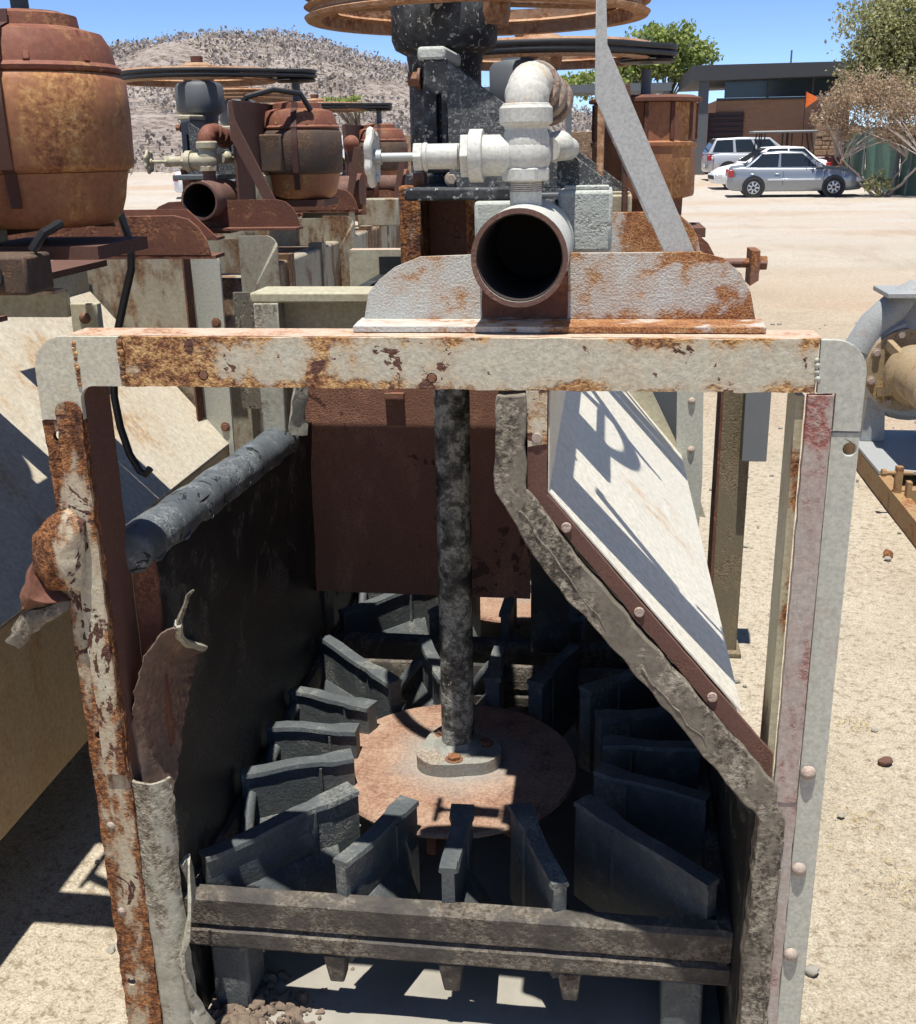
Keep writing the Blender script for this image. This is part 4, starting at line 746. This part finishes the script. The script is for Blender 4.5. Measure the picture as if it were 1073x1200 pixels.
for y in (2.6, 3.4, 4.3): B().box(1.605, 2.345, y, y+.07, .01, .09).obj('cross_member', 'skid_tan', skid)
cv = B().box(1.545, 1.575, 3.32, 3.35, .10, .22).obj('stop_post', 'skid_tan', skid); B().cyl((1.49, 3.335, .19), (1.62, 3.335, .19), .009, n=10).cyl((1.485, 3.335, .19), (1.505, 3.335, .19), .018, n=8).obj('screw', 'skid_tan', cv)
B().box(1.58, 1.60, 3.25, 3.29, .10, .17).obj('stop_post', 'skid_tan', skid)

# ------------------------------------------------------------------ cars
def wheel(t, x, y, r, side):
    w = B().lathe((x, y, r), [(r*.62, -.09), (r*.93, -.1), (r, -.075), (r, .075), (r*.93, .1), (r*.62, .09)], 26, (0, 1, 0), True).obj('wheel', 'tyre', t)
    rm = B().lathe((x, y+side*.075, r), [(.02, 0), (r*.6, 0), (r*.64, side*.02), (r*.6, side*.025), (r*.56, side*.005)], 24, (0, 1, 0)).obj('rim', 'alloy', w)
    for k in range(7):
        a = k*2*math.pi/7; B().beam((x+.05*math.cos(a), y+side*.09, r+.05*math.sin(a)), (x+r*.58*math.cos(a), y+side*.09, r+r*.58*math.sin(a)), .05, .02, (0, 1, 0)).obj('spoke', 'alloy', w)
    for k in range(7):
        a = (k+.5)*2*math.pi/7; B().cyl((x+r*.42*math.cos(a), y+side*.078, r+r*.42*math.sin(a)), (x+r*.42*math.cos(a), y+side*.081, r+r*.42*math.sin(a)), r*.10, n=8).obj('vent', 'trim_black', w)
def car(name, label, cat, loc, rot, paint, st, gh, wx, wr=.3, W_=.84, wins=((.0, .42), (.46, .98)), moulding=True):
    """st: (x, deck z, half width, sill z) from tail to nose; gh: rear base, rear roof, front roof, front base, roof z, belt z"""
    t = thing(name, label, cat, (0, 0, 0)); v = []; f = []
    for x, zd, w, zs in st:
        v += [(x, -w*.90, zs), (x, -w*.98, zs+.12), (x, -w, zs+(zd-zs)*.55), (x, -w*.97, zd-.07), (x, -w*.88, zd-.01), (x, 0, zd+.03), (x, w*.88, zd-.01), (x, w*.97, zd-.07), (x, w, zs+(zd-zs)*.55), (x, w*.98, zs+.12), (x, w*.90, zs)]
    m = 11
    for i in range(len(st)-1): f += [(i*m+j, i*m+(j+1) % m, (i+1)*m+(j+1) % m, (i+1)*m+j) for j in range(m)]
    f += [tuple(range(m)), tuple(range((len(st)-1)*m, len(st)*m))]
    body = B().add(v, f).obj('body', paint, t, bevel=.035, smooth=50, seg=3)
    a, b, c, d, zr, zb = gh; wb, wr_ = W_*.94, W_*.74
    top = [(b, wr_, zr-.03), (c, wr_, zr-.03), ((b+c)/2, wr_, zr)]
    V = [(a, -wb, zb), (d, -wb, zb), (c, -wr_, zr-.02), ((b+c)/2, -wr_, zr+.01), (b, -wr_, zr-.03), (a, wb, zb), (d, wb, zb), (c, wr_, zr-.02), ((b+c)/2, wr_, zr+.01), (b, wr_, zr-.03)]
    cab = B().add(V, [(0, 1, 2, 3, 4), (5, 9, 8, 7, 6), (1, 6, 7, 2), (2, 7, 8, 3), (3, 8, 9, 4), (4, 9, 5, 0)]).obj('cabin', paint, t, bevel=.06, smooth=60, seg=3)
    for sy in (-1, 1):
        for u0, u1 in wins:
            def q(u, h):
                xb = a+.16+(d-a-.40)*u; xt = b+.05+(c-b-.12)*u; x = xb+(xt-xb)*h; return Vector((x, sy*(wb+(wr_-wb)*h+.006), zb+(zr-zb)*h))
            P = [q(u0, .08), q(u1, .08), q(u1, .86), q(u0, .86)]; n_ = Vector((0, sy*.012, .002))
            B().add(P+[p-n_*2 for p in P], [(0, 1, 2, 3), (4, 5, 6, 7), (0, 1, 5, 4), (1, 2, 6, 5), (2, 3, 7, 6), (3, 0, 4, 7)]).obj('side_window', 'car_glass', cab, bevel=.01)
    for (xb, xt, nm) in ((d, c, 'windscreen'), (a, b, 'rear_window')):
        sg = 1 if nm == 'windscreen' else -1
        def q(yy, h): return Vector((xb+(xt-xb)*h+sg*.008, yy*(wb+(wr_-wb)*h)*.86, zb+(zr-zb)*h+.008))
        P = [q(-1, .1), q(1, .1), q(1, .9), q(-1, .9)]; n_ = Vector((sg*.03, 0, .02))
        B().add(P+[p-n_ for p in P], [(0, 1, 2, 3), (4, 5, 6, 7), (0, 1, 5, 4), (1, 2, 6, 5), (2, 3, 7, 6), (3, 0, 4, 7)]).obj(nm, 'car_glass', cab)
    for x in wx:
        for sy in (-1, 1):
            B().cyl((x, sy*(W_-.2), wr+.02), (x, sy*(W_+.004), wr+.02), wr+.055, n=28).obj('wheel_arch', 'trim_black', t); wheel(t, x, sy*(W_-.085), wr, sy)
    x0, x1 = st[0][0], st[-1][0]; zt = st[1][1]; zn = st[-2][1]
    for sy in (-1, 1):
        B().box(x0-.01, x0+.16, sy*(W_-.06)-.11, sy*(W_-.06)+.06, zt-.30, zt-.08).obj('tail_lamp', 'lamp_red', t, bevel=.02)
        B().box(x1-.26, x1-.02, sy*(W_-.14)-.12, sy*(W_-.14)+.07, zn-.22, zn-.07).obj('headlamp', 'lamp_clear', t, bevel=.03)
        B().box(d-.35, d-.18, sy*(W_+.02)-.05, sy*(W_+.02)+.07, zb+.02, zb+.14).obj('mirror', paint, t, bevel=.02)
        for xd in ((a+d)/2-.05, (b+a)/2+.05, d-.12): B().box(xd-.006, xd+.006, sy*W_*1.004-.004, sy*W_*1.004+.004, .36, zb-.08).obj('door_seam', 'trim_black', body)
        for xd in ((a+d)/2-.22, (a+b)/2+.32-.3): B().box(xd-.08, xd+.08, sy*(W_*.99)-.02, sy*(W_*.99)+.02, zb-.19, zb-.15).obj('door_handle', paint, t, bevel=.01)
        if moulding: B().box(wx[0]+.42, wx[1]-.42, sy*(W_+.004)-.012, sy*(W_+.004)+.012, .52, .57).obj('side_moulding', 'lamp_clear', t, bevel=.004)
    B().box(x1-.06, x1+.03, -.5, .5, .36, .50).obj('grille', 'trim_black', t, bevel=.02); B().box(x0-.035, x0-.005, -.26, .26, .52, .64).obj('number_plate', 'car_white', t)
    t.location = loc; t.rotation_euler = (0, 0, rot); return t
SED = [(0, .72, .66, .30), (.10, .93, .76, .22), (.45, .96, .82, .19), (.9, .94, .84, .18), (2.6, .92, .84, .18), (3.2, .90, .83, .18), (3.75, .80, .80, .19), (4.05, .68, .72, .22), (4.18, .55, .60, .30)]
p = at(853, 231, Y=35.8)
car('parked_sedan', 'silver grey four door sedan parked side on nearest the yard', 'car', (p.x, 36.6, gz(36.6)), R(-3), 'car_silver', SED, (.42, 1.05, 2.25, 3.05, 1.40, .88), (.80, 3.25))
HAT = [(0, .8, .66, .32), (.12, .98, .78, .24), (.6, 1.0, .83, .19), (1.0, .95, .84, .18), (2.6, .93, .84, .18), (3.2, .88, .83, .18), (3.75, .76, .80, .19), (4.0, .62, .70, .22), (4.1, .5, .58, .30)]
p = at(836, 215, Y=41.2)
car('parked_hatchback', 'white car facing left, parked behind the silver sedan', 'car', (p.x+4.0, 42.0, gz(42.0)), R(186), 'car_white', HAT, (.30, .95, 2.2, 3.1, 1.47, .92), (.78, 3.2))
SUV = [(0, .90, .74, .40), (.08, 1.08, .82, .32), (.5, 1.10, .86, .26), (1.0, 1.08, .87, .25), (2.8, 1.06, .87, .25), (3.4, 1.04, .86, .25), (4.0, .95, .83, .27), (4.35, .80, .76, .32), (4.5, .62, .64, .40)]
p = at(823, 208, Y=46)
car('parked_suv', 'silver sport utility vehicle with tall red tail lamps by the building', 'suv', (p.x+.1, 47, gz(47)), R(4), 'suv_silver', SUV, (.02, .35, 2.5, 3.3, 1.66, 1.04), (.85, 3.45), .34, .87, ((.0, .3), (.34, .64), (.68, .98)), False)
# golf cart
p = at(917, 164, Y=44.6); gzc = gz(44.6)
gc = thing('golf_cart', 'golf cart with grey roof canopy and orange flag behind the sedan', 'golf cart', (p.x, 44.6, gzc))
def g(x0, x1, y0, y1, z0, z1): return B().box(p.x+x0, p.x+x1, 44.6+y0, 44.6+y1, gzc+z0, gzc+z1)
g(-1.25, 1.25, -.6, .6, 1.86, 1.95).obj('canopy', 'canopy_grey', gc, bevel=.04); g(-1.1, 1.2, -.55, .55, .35, .55).obj('chassis', 'trim_black', gc, bevel=.03)
for x, dx in ((-.95, -.12), (-.75, -.1), (.05, 0), (.25, 0), (.95, .25)):
    for y in (-.5, .5): B().beam((p.x+x+dx, 44.6+y, gzc+.6), (p.x+x, 44.6+y, gzc+1.86), .045, .045).obj('canopy_post', 'trim_black', gc)
g(1.0, 2.1, -.6, .6, .62, .98).obj('front_cowl', 'maroon', gc, bevel=.06); g(-.6, .1, -.5, .5, .55, .8).obj('seat', 'seat_tan', gc, bevel=.04); g(-.85, -.6, -.5, .5, .75, 1.25).obj('backrest', 'seat_tan', gc, bevel=.04)
for x in (-.7, 1.6):
    for sy in (-1, 1): B().lathe((p.x+x, 44.6+sy*.52, gzc+.24), [(.05, -.08), (.22, -.08), (.24, -.05), (.24, .05), (.22, .08), (.05, .08)], 18, (0, 1, 0)).obj('wheel', 'tyre', gc)
q = at(948, 118, Y=44.6); B().cyl((q.x-.15, 44.6, gzc+.9), (q.x-.15, 44.6, q.z+.35), .018, n=6).obj('flag_pole', 'trim_black', gc)
B().grid(lambda u, v: (q.x-.15+.5*u+.0, 44.6+.06*math.sin(u*6), q.z+.35-.32*u*.5-.62*v*(1-u)-.1*u), 6, 5, .01).obj('flag', 'flag_orange', gc)

# ------------------------------------------------------------------ building, shelter, fence
YB = 54.; bz = gz(54)
def bx_(px, py, Y=YB): return at(px, py, Y=Y)
L_, R_ = bx_(816, 120).x, bx_(1000, 80).x
bld = thing('building', 'low brick building with dark flat roof and clerestory glass beyond the cars', 'building', (12, YB, bz))
B().box(L_+.9, R_, YB, YB+9, bz-.3, bx_(900, 116).z).obj('wall', 'brick_wall', bld)
zt0 = bx_(900, 93).z; zr0 = bx_(830, 75).z
rl_, rr_, tl_, tr_ = bx_(806, 95, YB-1.2).z, bx_(1000, 87, YB-1.2).z, bx_(822, 76, YB-1.2).z, bx_(1000, 71, YB-1.2).z
rf = B().add([(L_-.3, YB-1.2, rl_), (R_, YB-1.2, rr_), (R_, YB+10, rr_), (L_-.3, YB+10, rl_), (L_-.3, YB-1.2, tl_), (R_, YB-1.2, tr_), (R_, YB+10, tr_), (L_-.3, YB+10, tl_)], [(0, 1, 2, 3), (4, 5, 6, 7), (0, 1, 5, 4), (1, 2, 6, 5), (2, 3, 7, 6), (3, 0, 4, 7)]).obj('roof', 'fascia', bld)
za, zb_ = bx_(900, 115).z, rr_+.02
for i in range(6):
    x0 = L_+1.2+i*2.0; w = B().box(x0+.04, x0+1.96, YB-.02, YB+.02, za+.06, zb_-.02).obj('window', 'window_glass', bld); B().box(x0+1.96, x0+2.04, YB-.06, YB+.05, za+.02, zb_).obj('mullion', 'fascia', w)
B().box(L_+.9, R_, YB-.10, YB+.12, za-.06, za+.05).obj('sill', 'fascia', bld)
B().box(L_, L_+.45, YB-.9, YB-.5, bz-.3, rl_+.01).obj('column', 'steel_grey', bld)
a, b = bx_(832, 132), bx_(868, 183)
lv = B().box(a.x-.1, b.x, YB-.08, YB-.01, bz, a.z).obj('louvre_door', 'louvre', bld)
for k in range(11): B().box(a.x-.05, b.x-.05, YB-.14, YB-.082, bz+.15+k*(a.z-bz-.2)/11, bz+.15+k*(a.z-bz-.2)/11+.09).obj('slat', 'louvre', lv)
a, b = bx_(956, 150, 52.6), bx_(989, 195, 52.6)
B().box(a.x, b.x+.3, 52.6, 53.9, bz-.3, a.z+.15).obj('stone_pier', 'stone_wall', bld, bevel=.03)
rg = random.Random(4); zz = bz
while zz < a.z:
    hh = rg.uniform(.16, .28); xx = a.x
    while xx < b.x+.2:
        ww = min(rg.uniform(.25, .6), b.x+.3-xx); B().box(xx+.015, xx+ww-.015, 52.56-rg.uniform(0, .05), 52.61, zz+.012, zz+hh-.012).obj('stone', 'stone_wall', bld, bevel=.02); xx += ww
    zz += hh
q = bx_(938, 73); B().cyl((q.x, YB+3, zr0), (q.x, YB+3, q.z+.75), .04, n=8).obj('vent_pipe', 'steel_grey', rf)
sh = thing('steel_shelter', 'grey steel shelter frame seen between the valve and the white brace', 'shelter', (-1.5, 44, gz(44)))
B().box(-6, 2.6, 43.8, 44.0, 3.45, 3.75).obj('roof_beam', 'steel_grey', sh); B().box(-6, 2.6, 44.01, 49, 3.55, 3.70).obj('roof_sheet', 'steel_grey', sh)
for x in (-5.5, -1.4, 2.3): B().box(x, x+.22, 43.85, 44.0, gz(44)-.1, 3.45).obj('post', 'steel_grey', sh)
wl = single(B().box(-9, 2.9, 50, 50.25, -.4, 2.1), 'boundary_wall', 'stone_wall', 'pale brown boundary wall behind the steel shelter', 'wall', (-3, 50, -.3), bevel=.02)
fe = thing('mesh_fence', 'chain link fence lined with green shade mesh at the right', 'fence', (11, 45, gz(45)))
fpts = [(at(985, 190, Y=55).x, 55), (at(995, 190, Y=49).x, 49), (at(1012, 200, Y=42).x, 42), (at(1050, 225, Y=36.2).x, 36.2), (at(1085, 230, Y=34.6).x, 34.6), (13, 33.6), (17, 33)]
for i in range(len(fpts)-1):
    (xa, ya), (xb, yb) = fpts[i], fpts[i+1]
    B().grid(lambda u, v: (xa+(xb-xa)*u+.05*math.sin(u*14+v*5), ya+(yb-ya)*u+.05*math.sin(u*9+i), gz(ya+(yb-ya)*u)+2.05*v+.02), 22, 6, .01).obj('mesh_panel', 'green_mesh', fe)
for x, y in fpts: B().cyl((x-.06, y-.06, gz(y)-.1), (x-.06, y-.06, gz(y)+2.25), .045, n=10).obj('post', 'grey_metal', fe)
rg = random.Random(9)
for i in range(3):
    B().beam((fpts[3][0]+.3*i-.25, 36-.6*i, gz(36)), (fpts[3][0]+.3*i-.05, 36.1-.6*i, gz(36)+2.2), .05, .05).obj('brace', 'grey_metal', fe)

# ------------------------------------------------------------------ trees and shrubs
def tree(name, label, base, blobs, leafmat_, nleaf, lsize, barkm='bark', stems=1, spread=.3, r0=.16, seed=1, limb=26, hfrac=.5, group=None):
    """blobs: (centre, radii) of foliage masses in world space"""
    rr = random.Random(seed); t = thing(name, label, 'tree' if 'tree' in name else 'shrub', base, group); base = Vector(base)
    tb = B(); lb = B(); cen = [Vector(c) for c, _ in blobs]; mid = sum(cen, Vector())/len(cen)
    for k in range(stems):
        a = rr.uniform(0, 6.28); s0 = base+Vector((math.cos(a), math.sin(a), 0))*spread*.4*(stems > 1)
        top = base.lerp(mid, hfrac)+Vector((rr.uniform(-1, 1), rr.uniform(-1, 1), 0))*spread*(1+stems*.35)
        tb.sweep([s0.lerp(top, i/6)+Vector((rr.uniform(-.06, .06), rr.uniform(-.06, .06), 0))*(0 < i < 6) for i in range(7)], r0, 8, taper=r0*.5)
        for i in range(limb//stems):
            c, r_ = blobs[rr.randrange(len(blobs))]; e = Vector(c)+Vector((rr.uniform(-.8, .8)*r_[0], rr.uniform(-.8, .8)*r_[1], rr.uniform(-.6, .8)*r_[2])); m_ = top.lerp(e, .5)+Vector((rr.uniform(-.2, .2), rr.uniform(-.2, .2), rr.uniform(0, .4)))
            lb.sweep([top, top.lerp(m_, .55)+Vector((0, 0, .05)), m_, m_.lerp(e, .5), e], r0*.38, 5, taper=r0*.06)
    o = tb.obj('trunk', barkm, t, smooth=60); lb.obj('limbs', barkm, o, smooth=60)
    P = []; tot = sum(r[0]*r[2] for _, r in blobs)
    for c, r_ in blobs:
        n_ = int(nleaf*r_[0]*r_[2]/tot); nc = max(6, n_//45); cc = rng.normal(size=(nc, 3)); cc /= np.linalg.norm(cc, axis=1)[:, None]; cc *= (rng.random(nc)**.4)[:, None]
        idx = rng.integers(0, nc, n_); P.append(np.array(c)+cc[idx]*np.array(r_)+rng.normal(size=(n_, 3))*np.array(r_)*.13)
    leaves('crown', leafmat_, np.concatenate(P), lsize, t, off=base); return t
def blob(px, py, Y, rx, rz, ry=None): p = at(px, py, Y=Y); return ((p.x, Y, p.z), (rx, ry or rx, rz))
tree('tree', 'bright green round tree behind the brick building', (3.6, 64, gz(64)), [blob(760, 62, 64, 2.0, 1.4), (blob(795, 60, 64, 1.8, 1.5)), blob(735, 85, 64, 2.0, 1.2), blob(815, 75, 64, 1.2, 1.3), blob(775, 45, 64, 1.5, .8), blob(715, 100, 64, 2, 1.1), blob(685, 98, 64, 1.8, .8)], 'leaf_green', 12000, .24, seed=2, r0=.22)
tree('tree', 'tall feathery olive tree at the upper right corner', (at(1045, 190, Y=44).x, 44, gz(44)), [blob(1050, 70, 44, 1.9, 1.7), blob(1060, 25, 44, 2.4, 1.6), blob(1012, 85, 44, 1.0, .9), blob(1075, 80, 44, 2.4, 2.0), blob(1030, 30, 44, 1.1, .9), blob(1100, 30, 44, 2.4, 2.2)], 'leaf_olive', 34000, .14, seed=3, r0=.2)
p = at(1035, 215, Y=35.4)
tree('dry_shrub', 'dry pinkish brown shrub with bare grey stems before the green fence', (p.x, 35.4, gz(35.4)), [blob(1000, 125, 35.4, 1.1, .75), blob(1045, 135, 35.4, 1.3, .7), blob(970, 130, 35.4, .6, .5), blob(1075, 150, 35.4, 1.2, .7), blob(1010, 100, 35.4, .9, .6), blob(1060, 110, 35.4, 1.2, .7), blob(985, 150, 35.4, .7, .35)], 'leaf_dry', 12000, .085, 'twig_grey', 5, .5, .045, 4, 60, .45)
p = at(1028, 222, Y=35.0)
tree('green_shrub', 'small green shrub at the foot of the green fence', (p.x, 35.0, gz(35.0)), [((p.x, 35.0, gz(35.0)+.35), (.38, .35, .4))], 'leaf_olive', 900, .08, 'twig_grey', 4, .1, .015, 6, 8, .5)
tree('tree', 'green treetop beyond the left row motor belts', (-14, 70, gz(70)), [blob(400, 118, 70, 1.4, .5), blob(415, 122, 70, 1.2, .4)], 'leaf_green', 1500, .2, seed=7)

# ------------------------------------------------------------------ far vehicles behind the left row
tk = thing('box_trailer', 'white box trailer far behind the left row motors', 'trailer', (-9.2, 42, gz(42)))
B().box(at(400, 170, Y=41).x, at(441, 170, Y=41).x, 41, 46, .4, at(420, 158, Y=41).z).obj('box', 'car_white', tk, bevel=.05)
for x in (at(405, 170, Y=41).x+.3, at(440, 170, Y=41).x-.6): B().lathe((x, 41.1, gz(42)+.42), [(.1, -.1), (.42, -.1), (.42, .1), (.1, .1)], 18, (0, 1, 0)).obj('wheel', 'tyre', tk)
B().box(at(402, 170, Y=41).x, at(440, 170, Y=41).x, 41.2, 45.8, .15, .399).obj('chassis', 'trim_black', tk)
car('parked_sedan', 'white car far behind the left row, glimpsed between the black pedestals', 'car', (at(262, 190, Y=40).x-2, 40, gz(40)), R(20), 'car_white', SED, (.42, 1.05, 2.25, 3.05, 1.40, .88), (.80, 3.25))

# ------------------------------------------------------------------ small things on the ground
rs_ = random.Random(12)
def stone_mesh(seed, r):
    b = B().sphere((0, 0, 0), r, 9, 6, (1, .8, .6)); return b.rough(r*.45, .6/r, seed)
k = 0
b = B()
for i in range(420):
    x, y = rs_.uniform(-1.6, 3.2), rs_.uniform(-.3, 9)**1.0
    if -.6 < x < .62 and y < 2.4: continue
    r = rs_.uniform(.004, .012)*(1+y*.15); t_ = B().sphere((x, y, gz(y)+.0), r, 6, 4, (1, .8, .55)).rough(r*.4, 40, i); b.add(t_.v, t_.f)
o = b.obj('gravel', 'concrete', kind='stuff'); o['label'] = 'loose gravel scattered over the dirt yard'; o['category'] = 'gravel'
for q_, r, lb_ in (((1037, 893), .022, 'reddish stone on the dirt right of the tank leg'), ((950, 1138), .02, 'pale pebble at the foot of the right tank leg'), ((1040, 650), .03, 'brown stone on the dirt in front of the pump skid')):
    p = at(*q_, Z=.002); m_ = stone_mesh(r*100, r); m_.v = [v+p for v in m_.v]; single(m_, 'stone', 'brown_steel' if 'reddish' in lb_ else 'concrete' if 'pale' in lb_ else 'skid_tan', lb_, 'stone', tuple(p))
hp = []
for q_, w_ in (((1050, 1030), .06), ((1010, 960), .04), ((1060, 1040), .05), ((1005, 850), .03)):
    p = at(*q_, Z=.0); hp.append(np.array(p)+rng.normal(size=(120, 3))*np.array((w_, w_, .003))+np.array((0, 0, .004)))
o = leaves('dry_grass', 'straw', np.concatenate(hp), .014, kind='stuff', aspect=.12); o['label'] = 'yellow straw scraps lying on the dirt at the right'; o['category'] = 'straw'
b = B()
for i in range(320):
    x, y = -.42+abs(rs_.gauss(0, .09))-.06, .06+abs(rs_.gauss(0, .07)); r = .003+.013*rs_.random()**3; t_ = B().sphere((x, y, r*.4), r, 7, 5, (1, .9, .8)).rough(r*.8, 70, i); b.add(t_.v, t_.f)
plain('clod', (.17, .125, .09), .95, 0, .4, 60, .003)
o = b.obj('dirt_clods', 'clod', kind='stuff'); o['label'] = 'crumbled dirt clods heaped in the left corner of the open tank'; o['category'] = 'dirt'

# ------------------------------------------------------------------ clutter bolted between the left row agitators
rc2 = random.Random(21)
for k, (x, y, lb_) in enumerate(((-1.12, 3.75, 'rusty pipe manifold with red flanges behind the dark red motor'), (-1.05, 4.6, 'rusty pipe manifold with red flanges just short of the farthest left row motor'))):
    mf = thing('pipe_manifold', lb_, 'pipe', (x, y, 1.3), 'pipe manifolds on the left row')
    B().cyl((x-.35, y, 1.40), (x+.22, y, 1.40), .055, n=20).obj('pipe', 'pipe_rust', mf)
    for dx in (-.2, .05, .2): B().cyl((x+dx, y, 1.40), (x+dx+.025, y, 1.40), .085, n=20).obj('flange', 'rust_red', mf, bevel=.002)
    B().cyl((x-.08, y, 1.44), (x-.08, y, 1.60), .025, n=14).obj('riser', 'pipe_rust', mf); B().sphere((x-.08, y, 1.62), .045, 14, 8).obj('elbow', 'motor_red', mf)
    B().plate([(x-.3, 1.30), (x+.25, 1.30), (x+.25, 1.34), (x+.12, 1.38), (x-.3, 1.38)], 'xz', y-.07, y-.06).obj('bracket', 'rust_red', mf)
    for j in range(3): B().beam((x-.25+.2*j, y-.1, 1.22), (x-.17+.2*j, y-.1, 1.5+.05*j), .03, .02).obj('brace', 'rust_red' if j % 2 else 'brown_steel', mf)
    B().box(x-.02, x+.2, y-.2, y-.08, 1.20, 1.34).obj('junction_box', 'panel_stained', mf, bevel=.006)
eb = thing('end_bracket', 'rust red folded bracket beside the stub pipe of the left row', 'bracket', (-1.17, 2.2, 1.31))
B().plate([(-1.42, 1.315), (-1.08, 1.315), (-1.18, 1.41), (-1.42, 1.41)], 'xz', 2.2, 2.21).obj('plate', 'motor_red', eb); B().box(-1.42, -1.08, 2.2, 2.28, 1.305, 1.3145).obj('foot', 'rust_red', eb)
jb = thing('cable_box', 'dark electrical box hanging under the big orange motor', 'electrical box', (-.86, .42, 1.3))
B().box(-.93, -.79, .36, .46, 1.355, 1.425).obj('box', 'motor_dark', jb, bevel=.006); B().cyl((-.86, .355, 1.39), (-.86, .36, 1.39), .025, n=14).obj('knockout', 'trim_black', jb); B().sweep([(-.80, .41, 1.43), (-.78, .42, 1.46), (-.77, .47, 1.475)], .009, 8).obj('cable', 'hose', jb)
